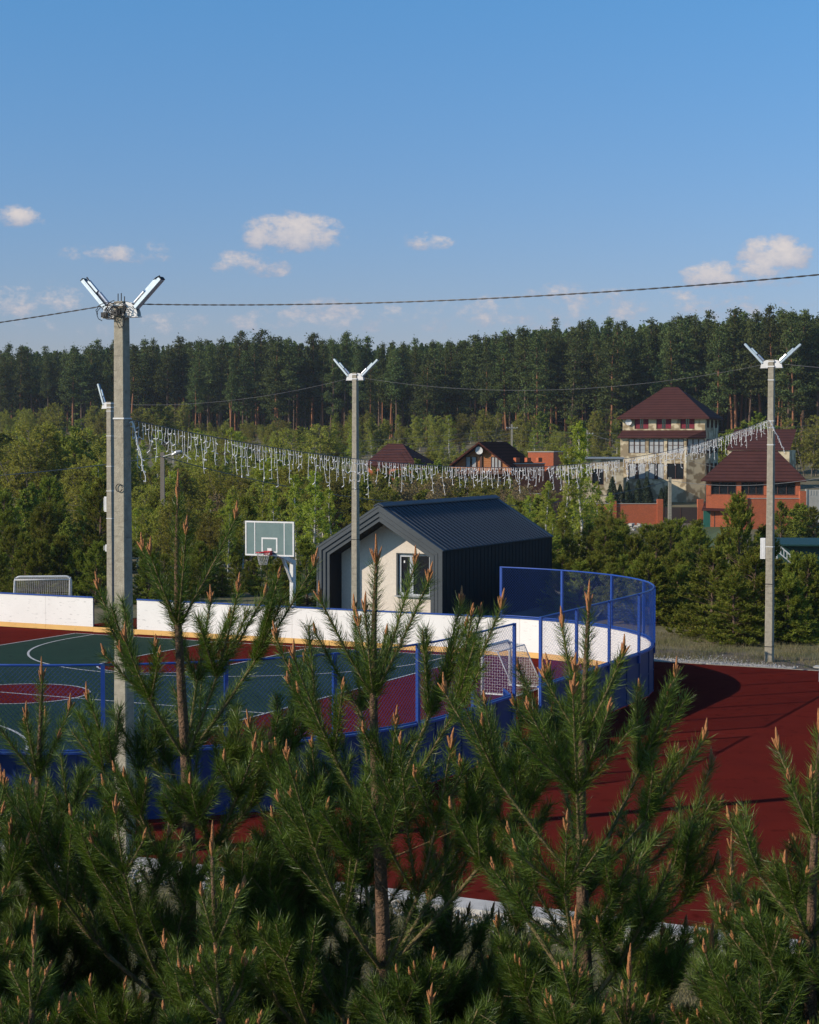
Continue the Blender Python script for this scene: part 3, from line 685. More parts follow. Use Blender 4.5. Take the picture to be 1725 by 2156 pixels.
cable(tB + Vector((-.1, 0, -.02)), (-22.4, 36.2, 8.3), .45, .0062, 'twisted black cable leaving the foreground post to the left edge', twist=.9)
tA = P(1625, 764, 51.7); tC = P(748, 793, 59.2); tD = P(232, 850, 64)
cable(tC, tA, .62, .0055, 'thin grey cable between the cabin post and the right hand post', 'wire_grey')
cable(tD, tC, .35, .0055, 'thin grey cable between the left rear post and the cabin post', 'wire_grey')
cable(tA, (21, 47.5, 8.6), .3, .008, 'thin grey cable leaving the right hand post to the right edge', 'wire_grey')

# icicle string lights
def icicles():
    rr = random.Random(11)
    p0 = P(275, 884, 27.3); p1 = P(1617, 883, 51.7); n = 900; path = catenary(p0, p1, 1.05, n)
    t = thing('string_lights', p0, 'long garland of white icicle lights hanging between the foreground post and the right post', 'string lights')
    loc = Vector(p0)
    mb = MB(); mb.tube([p - loc for p in path[::10]], .007, 5); mb.build('main_wire', M['wire_grey'], t)
    total = (p1 - p0).length; step = .082; nseg = int(total / step)
    seg = None; cnt = 0; limit = rr.randint(22, 34)
    pat = [.25, .42, .62, .30, .22, .48, .34, .66, .26, .40]
    dens = lambda f: 1.0
    for k in range(nseg):
        if seg is None: seg = MB()
        f = (k + .5) / nseg; p = path[int(f * n)] - loc
        if cnt < limit - 2:
            L_ = pat[k % len(pat)] * rr.uniform(.7, 1.2) * (.76 if f > .25 else .98)
            m = max(3, int(L_ / .07)); pts = [p.copy()]; x = y = 0
            for j in range(1, m + 1):
                x += rr.uniform(-.013, .015); y += rr.uniform(-.012, .012); pts.append(p + Vector((x, y, -L_ * j / m)))
            seg.tube(pts, .0042 if f < .35 else .0048, 3)
            for j in range(1, m + 1, 2):
                a = rr.uniform(0, 6.28); q = pts[j]; seg.tube([q, q + Vector((math.cos(a) * .045, math.sin(a) * .02, rr.uniform(-.04, .012)))], .0085 if f < .35 else .0088, 4)
        cnt += 1
        if cnt >= limit or k == nseg - 1:
            seg.build('light_curtain', M['fairy_white'], t); seg = None; cnt = 0; limit = rr.randint(24, 34)
    # loose ends at both posts
    mb = MB()
    for (px, D, dx) in ((279, 27.3, .05), (1622, 51.5, .1)):
        q0 = P(px, 887, D) - loc
        for s_ in range(2):
            pts = [q0 + Vector((dx * j * .4 + rr.uniform(-.02, .02), -.05, -.085 * j)) for j in range(10 + 2 * s_)]; mb.tube(pts, .007, 4)
            for q in pts: mb.tube([q, q + Vector((rr.uniform(-.04, .04), 0, rr.uniform(-.03, .01)))], .009, 4)
    mb.build('loose_end', M['fairy_white'], t)
icicles()

# ---------------------------------------------------------------- dark cabin
cab = thing('cabin', (-3.31, 63.24, 0), 'dark grey metal clad gabled cabin with beige recessed front and blue standing seam roof', 'cabin', rz=-TH)
WC, LC_, HE, HR = 4.95, 10.3, 2.70, 4.22
hx = WC / 2; sl_ = (HR - HE) / hx; nrm_ = math.hypot(1, sl_)
def gable(off):
    """outline offset inward by off: list eave-left-bottom.. """
    dz = off * nrm_
    return [(off, 0), (off, HE - dz + off * sl_), (hx, HR - dz), (WC - off, HE - dz + off * sl_), (WC - off, 0)]
rings = [0, .15, .30, .46]
mb = MB()
for k in range(3):
    A_ = gable(rings[k]); B_ = gable(rings[k+1]); y_ = -.02 + .03 * k
    vs = [(p[0], y_, p[1]) for p in A_] + [(p[0], y_, p[1]) for p in B_] + [(p[0], y_ + .03, p[1]) for p in B_]
    fs = [(i, i+1, i+6, i+5) for i in range(4)] + [(i+5, i+6, i+11, i+10) for i in range(4)]
    mb.add(vs, fs)
    # seam ridge
    C_ = gable(rings[k] + .002); D_ = gable(rings[k] + .022)
    if k:
        vs = [(p[0], y_ - .045, p[1]) for p in C_] + [(p[0], y_ - .045, p[1]) for p in D_] + [(p[0], y_, p[1]) for p in C_] + [(p[0], y_, p[1]) for p in D_]
        mb.add(vs, [(i, i+1, i+6, i+5) for i in range(4)] + [(i, i+10, i+11, i+1) for i in range(4)] + [(i+5, i+6, i+16, i+15) for i in range(4)])
mb.build('gable_trim', M['clad_trim'], cab)
RD = .95
I_ = gable(.462)
mb = MB(); vs = [(p[0], .07, p[1]) for p in I_] + [(p[0], RD, p[1]) for p in I_]; mb.add(vs, [(i, i+1, i+6, i+5) for i in range(4)]); mb.build('reveal', M['clad_dark'], cab)
# back wall with window opening
wx0, wx1, wz0, wz1 = 2.70, 4.06, 1.00, 2.52
def zroof(x): return (HR - .46 * nrm_) - abs(x - hx) * sl_
mb = MB()
xs = [.462, wx0]; mb.add([(.462, RD, 0), (wx0, RD, 0), (wx0, RD, zroof(wx0)), (hx, RD, zroof(hx)), (.462, RD, zroof(.462))], [(0, 1, 2, 3, 4)])
mb.add([(wx0, RD, 0), (wx1, RD, 0), (wx1, RD, wz0), (wx0, RD, wz0)], [(0, 1, 2, 3)]); mb.add([(wx0, RD, wz1), (wx1, RD, wz1), (wx1, RD, zroof(wx1)), (wx0, RD, zroof(wx0))], [(0, 1, 2, 3)])
mb.add([(wx1, RD, 0), (WC-.462, RD, 0), (WC-.462, RD, zroof(WC-.462)), (wx1, RD, zroof(wx1))], [(0, 1, 2, 3)])
mb.build('front_wall', M['stucco'], cab)
mb = MB(); mb.box(wx0, wx0+.07, RD-.02, RD+.16, wz0, wz1); mb.box(wx0+.07, wx1, RD-.02, RD+.16, wz1-.035, wz1); mb.box(wx1-.03, wx1, RD-.018, RD+.16, wz0, wz1-.035); mb.build('window_reveal', M['clad_trim'], cab)
wn = MB()
ya, yb_ = RD + .06, RD + .12; a0, a1 = wx0 + .07, wx1 - .03; zt_ = wz1 - .035; mid = a0 + (a1 - a0) * .42; fw = .055
for (x0, x1, z0, z1) in ((a0, a1, wz0, wz0+fw), (a0, a1, zt_-fw, zt_), (a0, a0+fw, wz0+fw, zt_-fw), (a1-fw, a1, wz0+fw, zt_-fw), (mid-.045, mid+.045, wz0+fw, zt_-fw)): wn.box(x0, x1, ya, yb_, z0, z1)
for (x0, x1) in ((a0+fw, mid-.045), ):
    for (u0, u1, z0, z1) in ((x0, x1, wz0+fw, wz0+fw+.045), (x0, x1, zt_-fw-.045, zt_-fw), (x0, x0+.04, wz0+fw+.045, zt_-fw-.045), (x1-.04, x1, wz0+fw+.045, zt_-fw-.045)): wn.box(u0, u1, ya-.012, yb_, z0, z1)
wno = wn.build('window', M['upvc'], cab)
mb = MB(); mb.box(a0+fw, mid-.045, ya+.03, ya+.04, wz0+fw, zt_-fw); mb.box(mid+.045, a1-fw, ya+.03, ya+.04, wz0+fw, zt_-fw); mb.build('pane', M['glass_dark'], wno)
mb = MB(); mb.box(a0+fw+.13, a0+fw+.18, ya+.022, ya+.029, zt_-.32, zt_-.24); mb.box(mid+.12, mid+.175, ya+.022, ya+.029, zt_-.34, zt_-.24); mb.build('sticker', M['paper'], wno)
mb = MB(); mb.box(wx0-.02, wx1+.02, RD-.12, RD+.05, wz0-.045, wz0-.002); mb.build('sill', M['steel_grey'], wno)
# side walls with seams
for xw, sg, nm in ((WC, 1, 'side_wall'), (0, -1, 'side_wall')):
    mb = MB(); x0, x1 = sorted((xw, xw - sg * .1)); mb.box(x0, x1, .08, LC_, 0, HE - .02)
    y_ = .35
    while y_ < LC_: mb.box(*(sorted((xw + sg*.001, xw + sg*.010))), y_, y_+.014, 0, HE - .03); y_ += .33
    mb.box(*(sorted((xw + sg*.001, xw + sg*.02))), -.02, .07, 0, HE - .03)
    mb.build(nm, M['clad_dark'], cab)
mb = MB(); mb.prism([(0, 0), (WC, 0), (WC, HE), (hx, HR), (0, HE)], LC_ + .001, LC_ + .06); mb.build('rear_wall', M['clad_dark'], cab)
for sg in (-1, 1):
    mb = MB(); xe = hx + sg * hx
    ox, oz = sg * sl_ / nrm_, 1 / nrm_
    def rp(f, h, y): return (hx + sg * (hx + .04) * f + ox * h, y, HR + .0 - sl_ * (hx + .04) * f + oz * h)
    def slab(f0, f1, h0, h1, y0, y1):
        vs = [rp(f0, h0, y0), rp(f1, h0, y0), rp(f1, h0, y1), rp(f0, h0, y1), rp(f0, h1, y0), rp(f1, h1, y0), rp(f1, h1, y1), rp(f0, h1, y1)]
        mb.add(vs, [(0,3,2,1),(4,5,6,7),(0,1,5,4),(1,2,6,5),(2,3,7,6),(3,0,4,7)])
    slab(0, 1, .002, .05, -.03, LC_ + .08)
    y_ = .25
    while y_ < LC_: slab(.01, .998, .052, .084, y_, y_ + .022); y_ += .335
    mb.build('roof_slope', M['roof_blue'], cab)
mb = MB(); mb.prism([(hx-.2, HR-.02), (hx-.2, HR+.02), (hx, HR+.125), (hx+.2, HR+.02), (hx+.2, HR-.02), (hx, HR+.07)], -.032, LC_+.09); mb.build('ridge_cap', M['roof_blue'], cab)
mb = MB()
for k in range(2):     # front verge edge
    A_ = gable(-.03); B_ = gable(.03); vs = [(p[0], -.035, p[1]) for p in A_] + [(p[0], -.035, p[1]) for p in B_]
mb.add(vs, [(i, i+1, i+6, i+5) for i in range(4)]); mb.build('verge', M['clad_trim'], cab)

# ---------------------------------------------------------------- houses
def hframe(x, y, D, z=None):
    q = P(x, y, D); return Vector((q.x, q.y, gzf(q.x, q.y) if z is None else z))
def hip(mb, x0, x1, y0, y1, z0, z1, rx0, rx1, ry, th=.12):
    vs = [(x0,y0,z0),(x1,y0,z0),(x1,y1,z0),(x0,y1,z0),(rx0,ry,z1),(rx1,ry,z1)]
    fs = [(0,1,5,4),(1,2,5),(2,3,4,5),(3,0,4)]
    mb.add(vs, fs)
    mb.add([(x0,y0,z0-th),(x1,y0,z0-th),(x1,y1,z0-th),(x0,y1,z0-th)] + vs[:4], [(3,2,1,0),(0,1,5,4),(1,2,6,5),(2,3,7,6),(3,0,4,7)])
def win(parent, x0, x1, y, z0, z1, cols=2, curtain='curtain_white', trans=None, frame='wood_dark', depth=.12, M4=None):
    """window on a wall facing -y; frame, pane and curtain as its sub parts"""
    mb = MB(); fw_ = .06
    for (a_, b_, c_, d_) in ((x0, x1, z0, z0+fw_), (x0, x1, z1-fw_, z1), (x0, x0+fw_, z0+fw_, z1-fw_), (x1-fw_, x1, z0+fw_, z1-fw_)): mb.box(a_, b_, y-.03, y+depth-.03, c_, d_, M4)
    for k in range(1, cols): xm = x0 + (x1-x0)*k/cols; mb.box(xm-.03, xm+.03, y-.028, y+.02, z0+fw_, z1-fw_, M4)
    if trans: mb.box(x0+fw_, x1-fw_, y-.026, y+.018, z0+trans, z0+trans+.05, M4)
    w_ = mb.build('window', M[frame], parent)
    mb = MB(); mb.box(x0+fw_, x1-fw_, y+.022, y+.03, z0+fw_, z1-fw_, M4); mb.build('pane', M['glass_dark'], w_)
    if curtain:
        mb = MB(); ww = (x1-x0-2*fw_); 
        for (f0, f1) in ((0, .36), (.62, 1.0)) if cols < 3 else ((0.02, .28), (.36, .62), (.7, .98)): mb.box(x0+fw_+ww*f0, x0+fw_+ww*f1, y+.012, y+.0215, z0+fw_, z1-fw_, M4)
        mb.build('curtain', M[curtain], w_)
    return w_
# big stone house
hz = -0.3
q = P(1311, 1000, 205); big = thing('stone_house', (q.x, q.y, hz), 'three storey beige stone house with brown hipped roof and red curtains by the forest', 'house', rz=R(-19))
S = 205 / F
def Z(y, D=205, b=hz): return P(860, y, D).z - b
z_eave, z_ridge, z_aw0, z_aw1, z_m1, z_m0, z_g1, z_g0 = Z(878), Z(813), Z(906), Z(921), Z(923), Z(954), Z(975), Z(1008)
WB = 9.6; DB = 9.6
cols_top = [(1.4, 3.05), (3.95, 5.7), (6.75, 8.4)]
def wall_openings(mb, x0, x1, y0, th, z0, z1, ops):
    xs = x0
    for (a_, b_, c_, d_) in ops:
        mb.box(xs, a_, y0, y0+th, z0, z1); mb.box(a_, b_, y0+.001, y0+th-.001, z0, c_); mb.box(a_, b_, y0+.001, y0+th-.001, d_, z1); xs = b_
    mb.box(xs, x1, y0, y0+th, z0, z1)
mb = MB(); wall_openings(mb, 0, WB, 0, .3, z_aw0, z_eave - .05, [(a_, b_, z_aw0 + .14, z_eave - .14) for a_, b_ in cols_top]); mb.box(0, WB, .3, DB, z_aw0, z_eave - .051)
wall = mb.build('wall', M['stone_beige'], big)
for a_, b_ in cols_top: win(big, a_, b_, .1, z_aw0 + .14, z_eave - .14, 2, 'curtain_red')
mb = MB(); cols_mid = [(.95, 2.95), (3.3, 5.1), (5.45, 7.4)]; YF = -1.2
wall_openings(mb, 0, 7.7, YF, .28, -1, z_aw1, sorted([(a_, b_, z_m0, z_m1 - .05) for a_, b_ in cols_mid])) if False else None
xs_ = 0
for (a_, b_) in cols_mid + [(7.7, 7.7)]:
    mb.box(xs_, a_, YF, YF+.28, -1, z_aw1+.2)
    if b_ > a_: mb.box(a_, b_, YF+.002, YF+.278, -1, z_g0); mb.box(a_, b_, YF+.002, YF+.278, z_g1, z_m0); mb.box(a_, b_, YF+.002, YF+.278, z_m1-.05, z_aw1+.2)
    xs_ = b_
mb.box(0, .28, YF+.28, 0, -1, z_aw1+.2)
mb.box(.02, WB-.02, .001, DB-.01, -1, z_aw0); mb.build('lower_wall', M['stone_beige'], big)
for a_, b_ in cols_mid: win(big, a_, b_, YF+.1, z_m0, z_m1-.05, 3, 'curtain_white', .9); win(big, a_, b_, YF+.1, z_g0, z_g1, 2, 'curtain_white' if a_ < 5 else None)
# angled glazed bay on the right
Mb = Matrix.Translation((7.7, YF+.02, 0)) @ Matrix.Rotation(R(31), 4, 'Z')
mb = MB(); mb.box(0, 2.25, .0, .2, -1, z_m0-.0, Mb); mb.box(0, 2.25, .0, .2, z_m1-.02, z_aw1+.1, Mb); mb.build('bay_wall', M['stone_beige'], big)
win(big, .1, 2.2, .05, z_m0+.02, z_m1-.04, 3, 'curtain_white', .9, M4=Mb)
mb = MB(); 
vs = [(-.3, YF-.45, z_aw1), (7.9, YF-.45, z_aw1), (WB+.2, -.3, z_aw1), (WB+.1, -.02, z_aw0), (-.05, -.02, z_aw0), (-.3, -.02, z_aw1)]
mb.add(vs, [(0,1,4),(1,2,3),(1,3,4),(0,4,5)]); mb.add([(-.3, YF-.45, z_aw1-.1), (7.9, YF-.45, z_aw1-.1), (WB+.2, -.3, z_aw1-.1)] + vs[:3], [(0,1,4,3),(1,2,5,4)]); mb.build('awning_roof', M['roof_brown'], big)
mb = MB(); hip(mb, -.55, WB+.6, -.7, DB+.5, z_eave-.1, z_ridge, WB*.42, WB*.58, DB*.5, .16); mb.build('roof', M['roof_brown'], big)
for j in range(3):     # side windows (shaded side)
    Ms = Matrix.Translation((WB, 1.2 + j*2.9, 0)) @ Matrix.Rotation(R(90), 4, 'Z')
    for (zz0, zz1) in ((z_aw0+.3, z_eave-.3), (z_m0, z_m1-.1), (z_g0+.2, z_g1)): win(big, 0, 1.2, -.05, zz0, zz1, 2, None, M4=Ms)
def dish(parent, c, r, tilt):
    mb = MB(); vs = [Vector((0, .06, 0))]; n = 16
    for ring in (.5, 1.0):
        for k in range(n): vs.append(Vector((r*ring*math.cos(2*math.pi*k/n), .06*(1-ring**2), r*ring*math.sin(2*math.pi*k/n))))
    fs = [(0, 1+(k+1) % n, 1+k) for k in range(n)] + [(1+k, 1+(k+1) % n, 1+n+(k+1) % n, 1+n+k) for k in range(n)]
    Mr = Matrix.Translation(c) @ Matrix.Rotation(R(tilt), 4, 'X'); mb.add([Mr @ v for v in vs], fs); mb.tube([Mr @ Vector((0, 0, -r)), Mr @ Vector((0, -.3, -r*.2))], .015, 5); mb.tube([Mr @ Vector((0, .05, 0)), Vector(c) + Vector((0, .3, 0))], .02, 5)
    mb.build('satellite_dish', M['steel_white'], parent, True)
dish(big, (.75, -.3, z_aw0+.95), .38, 10)
# side wing roofs behind right
q = P(1530, 945, 196); wg = thing('annex', (q.x, q.y, hz), 'dark red roofed annex between the stone house and the brick pavilion', 'annex', rz=R(-19))
mb = MB(); za = P(860, 946, 196).z - hz; zb = P(860, 903, 196).z - hz; mb.add([(0,0,za),(7,0,za),(7,6,zb),(0,6,zb),(0,0,za-.1),(7,0,za-.1)], [(0,1,2,3),(0,4,5,1)]); mb.build('roof', M['roof_brown'], wg)
mb = MB(); mb.box(.1, 6.9, .2, 6, -.5, za-.12); mb.build('wall', M['stone_beige'], wg)
# log chalet
Dh = 172
q = P(937, 990, Dh); hzc = gzf(q.x, q.y)
ch = thing('log_chalet', (q.x, q.y, hzc), 'orange log chalet with dark brown gabled roof and a white satellite dish', 'house', rz=R(-19))
Zc = lambda y: P(860, y, Dh).z - hzc
ze, zr_ = Zc(990), Zc(930); WCh = 7.0; LCh = 8.5; hc = WCh*.53
mb = MB(); ztri = lambda x: zr_ - .25 - abs(x - hc) * (zr_ - ze) / hc
mb.add([(0.6, 0, -1.5), (WCh-.3, 0, -1.5), (WCh-.3, 0, ztri(WCh-.3)), (hc, 0, ztri(hc)), (.6, 0, ztri(.6)), (0.6, LCh, -1.5), (WCh-.3, LCh, -1.5), (WCh-.3, LCh, ztri(WCh-.3)), (hc, LCh, ztri(hc)), (.6, LCh, ztri(.6))],
       [(0,1,2,3,4),(9,8,7,6,5),(0,5,6,1),(1,6,7,2),(0,4,9,5)]); mb.build('log_wall', M['log'], ch)
mb = MB(); mb.box(hc-.1, hc+.1, -.14, -.002, ze-.3, zr_-.5); mb.box(1.2, WCh-.8, -.3, -.002, ze-.22, ze-.02); mb.build('log_post', M['wood_dark'], ch)
win(ch, 2.15, 3.25, -.06, ze+.05, ze+1.35, 2, 'curtain_white'); win(ch, hc+1.0, hc+2.05, -.06, ze+.05, ze+1.35, 3, 'curtain_white')
for k in range(3): win(ch, 1.6+1.5*k, 2.7+1.5*k, -.06, ze-2.4, ze-.9, 2, 'curtain_white', frame='upvc')
for sg in (-1, 1):
    mb = MB(); x1 = hc + sg*(hc+.25); z1 = zr_ - (zr_-ze)*(hc+.25)/hc
    vs = [(hc, -.9, zr_), (x1, -.9, z1), (x1, LCh+.5, z1), (hc, LCh+.5, zr_)]; vs2 = [(a_, b_, c_-.2) for a_, b_, c_ in vs]
    mb.add(vs + vs2, [(0,1,2,3),(7,6,5,4),(0,4,5,1),(1,5,6,2)]); mb.build('roof', M['roof_choco'], ch)
mb = MB(); mb.box(.7, WCh-.4, -1.5, -.31, ze-.32, ze-.14); mb.build('balcony_floor', M['wood_dark'], ch)
mb = MB(); mb.box(.7, WCh-.4, -1.5, -1.42, ze+.25, ze+.33)
for k in range(14): mb.box(.75+k*.43, .80+k*.43, -1.48, -1.44, ze-.14, ze+.25)
mb.build('balcony_railing', M['log'], ch)
dish(ch, (hc-.05, -.6, zr_-.85), .38, 12)
# brick walls of the chalet yard
def brick_block(px0, px1, y0, y1, D, dep, label, rz=-19, cap=True):
    q = P(px0, y1, D); zb = gzf(q.x, q.y) - .3; w = (px1-px0)/F*D/math.cos(R(rz)); h = P(860, y0, D).z - zb
    t = thing('brick_wall', (q.x, q.y, zb), label, 'brick wall', rz=R(rz))
    mb = MB(); mb.box(0, w, 0, dep, 0, h); mb.build('masonry', M['brick_orange'], t)
    if cap: mb = MB(); mb.box(-.05, w+.05, -.05, dep+.05, h+.002, h+.08); mb.build('coping', M['conc_fence'], t)
    return t
brick_block(1112, 1164, 952, 1010, 182, 4.0, 'orange brick block with grey coping behind the chalet roof')
t = brick_block(1084, 1150, 977, 1035, 171, .35, 'dark red brick yard wall with small pillars right of the chalet', rz=29)
for k in range(3):
    mb = MB(); mb.box(.1+1.3*k, .55+1.3*k, -.06, .41, P(860, 975, 171).z - t.location.z + .085, P(860, 967, 171).z - t.location.z + .15); mb.build('pillar', M['brick_orange'], t)
# low stone annex between chalet and stone house
q = P(1160, 1000, 196); w = (1312-1160)/F*196
la = thing('stone_annex', (q.x, q.y, hz), 'low flat roofed beige annex left of the three storey house', 'annex', rz=R(-4))
zt2 = P(860, 966, 196).z - hz; mb = MB(); wall_openings(mb, 0, w, 0, .3, -1, zt2, [(4.6, 5.9, zt2-2.9, zt2-1.1)]); mb.box(0, w, .3, 6, -1, zt2-.01); mb.build('wall', M['stone_beige'], la)
mb = MB(); mb.box(-.2, w+.1, -.3, 6.2, zt2+.002, zt2+.16); mb.build('roof', M['steel_grey'], la)
win(la, 4.6, 5.9, .1, zt2-2.9, zt2-1.1, 2, None)
# far house roof at left of the chalet
q = P(790, 1000, 200); fr = thing('brown_roof_house', (q.x, q.y, gzf(q.x, q.y)), 'house with dark red roof half hidden behind bare trees, left of the chalet', 'house', rz=R(-19)); Zf = lambda y: P(860, y, 200).z - fr.location.z
mb = MB(); hip(mb, -1.2, 5.2, -.5, 7, Zf(978), Zf(934), .4, 2.2, 3.2); mb.build('roof', M['roof_brown'], fr)
mb = MB(); mb.box(-.9, 4.6, 0, 6.5, -.5, Zf(978)-.13); mb.build('wall', M['brick_orange'], fr); win(fr, .5, 1.6, -.06, Zf(1004), Zf(985), 2, None)
mb = MB(); mb.box(3.8, 4.1, -.9, -.6, -.5, Zf(984)); mb.build('porch_post', M['steel_white'], fr)
# brick pavilion
Dp = 160
q = P(1487, 1060, Dp); hp_ = gzf(q.x, q.y); pav = thing('pavilion', (q.x, q.y, hp_), 'orange brick pavilion with dark brown hipped roof and wide glazed sides', 'pavilion', rz=R(-12)); Zp = lambda y: P(860, y, Dp).z - hp_
WP = 8.4; DP = 5.5
mb = MB(); hip(mb, -.45, WP+.5, -.5, DP+.5, Zp(1010), Zp(949), 2.3, 6.3, DP*.5, .14); mb.build('roof', M['roof_brown'], pav)
mb = MB(); mb.box(0, WP, 0, .3, -1, Zp(1042)); mb.box(WP-.3, WP, .3, DP, -1, Zp(1042)); mb.box(0, WP, DP-.3, DP, -1, Zp(1010)-.15); mb.build('base_wall', M['brick_orange'], pav)
for k, x_ in enumerate((0, 2.72, 5.15, 7.95)): mb = MB(); mb.box(x_, x_+.42, -.05, .35, Zp(1042)+.002, Zp(1010)-.15); mb.build('pillar', M['brick_orange'], pav)
for (a_, b_) in ((.45, 2.7), (3.16, 5.13), (5.6, 7.93)): win(pav, a_, b_, .1, Zp(1042)+.05, Zp(1010)-.2, 3, None)
# brick fence, gate, shed
def brick_fence():
    D = 168
    def seg(px0, px1, y0, y1, label, D=D, pillars=()):
        q = P(px0, y1, D); zb = gzf(q.x, q.y) - .3; w = (px1-px0)/F*D; h = P(860, y0, D).z - zb
        t = thing('brick_fence', (q.x, q.y, zb), label, 'brick fence')
        mb = MB(); mb.box(0, w, 0, .25, 0, h); mb.build('masonry', M['brick_orange'], t)
        mb = MB(); mb.box(-.02, w+.02, -.04, .29, h+.002, h+.05); mb.build('coping', M['conc_fence'], t)
        for (pp, yt) in pillars:
            x_ = (pp-px0)/F*D; mb = MB(); mb.box(x_, x_+.55, -.15, .4, 0, P(860, yt, D).z - zb); mb.build('pillar', M['brick_orange'], t)
    seg(1240, 1384, 1061, 1100, 'orange brick fence with pillars in front of the dark thujas', pillars=((1286, 1055), (1384, 1051)))
    seg(1472, 1540, 1063, 1100, 'short orange brick fence right of the dark gate, behind the green shed', D=169, pillars=((1469, 1051),))
    seg(1540, 1698, 1050, 1090, 'orange brick fence in front of the glazed pavilion', D=156, pillars=((1560, 1044), (1684, 1034)))
    seg(1085, 1150, 1040, 1075, 'faded red brick fence behind the cabin roof', D=160)
brick_fence()
q = P(1398, 1103, 167.9); gt = thing('yard_gate', (q.x, q.y, gzf(q.x, q.y)-.1), 'wide dark brown sheet metal gate between two brick pillars', 'gate')
hgt_ = P(860, 1068, 167.9).z - gt.location.z
mb = MB(); mb.box(0, 1.6, 0, .04, 0, hgt_); mb.build('leaf', M['gate_brown'], gt); mb = MB(); mb.box(1.62, 3.2, 0, .04, 0, hgt_); mb.build('leaf', M['gate_brown'], gt)
mb = MB()
for x_ in (0, 1.58, 3.16): mb.box(x_, x_+.05, -.03, -.002, 0, hgt_)
mb.build('gate_frame', M['wood_dark'], gt)
q = P(1482, 1103, 160); sh = thing('garden_shed', (q.x, q.y, gzf(q.x, q.y)-.1), 'small green shed with brown lean-to roof beside the dark gate', 'shed', rz=R(-8)); zs = P(860, 1074, 160).z - sh.location.z
mb = MB(); mb.box(0, 1.65, 0, 1.3, 0, zs); mb.build('wall', M['green_paint'], sh); mb = MB(); mb.box(.95, 1.4, -.03, -.002, .05, zs-.15); mb.build('door', M['gate_brown'], sh)
mb = MB(); mb.add([(-.2,-.5,zs+.02),(1.95,-.5,zs+.02),(2.1,1.4,zs+.65),(.1,1.4,zs+.65),(-.2,-.5,zs-.05),(1.95,-.5,zs-.05)], [(0,1,2,3),(4,5,1,0)]); mb.build('roof', M['roof_brown'], sh)
# concrete fence far right
q = P(1698, 1062, 158); cf = thing('concrete_fence', (q.x, q.y, gzf(q.x, q.y)-.2), 'pale precast concrete fence at the right edge beside the pavilion', 'concrete fence'); h = P(860, 1031, 158).z - cf.location.z
mb = MB(); mb.box(0, 14, 0, .08, 0, h)
for k in range(24): mb.box(.1+.25*k, .17+.25*k, -.02, -.001, h-.5, h-.08)
mb.build('panel', M['conc_fence'], cf)
for k in range(5): mb = MB(); mb.box(2*k-.08, 2*k+.08, -.06, .13, 0, h+.05); mb.build('post', M['conc_fence'], cf)
# green tarp shelter with white stairs at right edge
q = P(1642, 1190, 88); gs = thing('green_shelter', (q.x, q.y, 0), 'dark green sheet shelter half hidden by pines at the right edge', 'shelter', rz=R(-6)); z1_ = P(860, 1145, 88).z; 
mb = MB(); mb.box(.1, 4.2, .3, 3.5, 0, z1_-.1); mb.build('wall', M['tarp_green'], gs); mb = MB(); mb.add([(-.1,-.2,z1_-.02),(4.5,-.2,z1_-.02),(4.3,3.6,z1_+.12),(.1,3.6,z1_+.12),(-.1,-.2,z1_-.1),(4.5,-.2,z1_-.1)], [(0,1,2,3),(4,5,1,0)]); mb.build('roof', M['tarp_green'], gs)
q = P(1636, 1200, 84); ws = thing('white_stair_railing', (q.x, q.y, 0), 'white sloping stair railing behind the right hand post', 'railing'); z0_ = P(860, 1158, 84).z
mb = MB(); beam(mb, (0, 0, z0_+.3), (1.25, 0, z0_-.75), .05, .06); beam(mb, (0, 0, z0_-.05), (1.25, 0, z0_-1.1), .05, .05); mb.build('handrail', M['steel_white'], ws)
mb = MB()
for k in range(9): x_ = .02 + .15*k; mb.box(x_, x_+.03, -.015, .015, z0_-.05-.84*x_, z0_+.28-.84*x_)
for x_ in (0, 1.25): mb.box(x_-.03, x_+.03, -.03, .03, 0, z0_+.3-.84*x_)
mb.build('baluster', M['steel_white'], ws)
# bench end at right edge
q = P(1712, 1441, 47.2); bn = thing('bench', (q.x, q.y, 0), 'grey backless bench cut by the right edge on the red surface', 'bench', rz=-TH)
mb = MB(); mb.box(0, 1.8, 0, .35, .40, .44); mb.build('seat', M['conc_fence'], bn)
for x_ in (.15, 1.6): mb = MB(); mb.box(x_, x_+.05, .03, .32, .03, .398); mb.build('leg', M['steel_grey'], bn)
# stone pile and woodpile by brick fence
def pile(name, px, y, D, label, cat, n, r, m):
    rr = random.Random(int(px)); q = P(px, y, D); zb = gzf(q.x, q.y); t = thing(name, (q.x, q.y, zb), label, cat); mb = MB()
    for k in range(n):
        c = Vector((rr.gauss(0, r*1.3), rr.gauss(0, r*.7), 0)); c.z = max(.05, r*.8 - c.length*.35) * rr.uniform(.3, 1); s_ = rr.uniform(.12, .28)
        vs = [c + Vector((rr.uniform(-s_, s_), rr.uniform(-s_, s_), rr.uniform(-s_*.5, s_*.5))) for _ in range(8)]
        Mx = Matrix.Translation(c) @ Matrix.Rotation(rr.uniform(0, 3), 4, 'Z') @ Matrix.Rotation(rr.uniform(-.4, .4), 4, 'X'); mb.box(-s_, s_, -s_*.7, s_*.7, -s_*.3, s_*.35, Mx, .03)
    mb.build('rubble', M[m], t)
pile('stone_pile', 1335, 1098, 160, 'heap of pale rubble in front of the brick fence', 'rubble heap', 50, .9, 'conc_fence')
pile('stone_pile', 1262, 1102, 158, 'white tarp covered heap left of the brick fence pillar', 'rubble heap', 22, .55, 'steel_white')

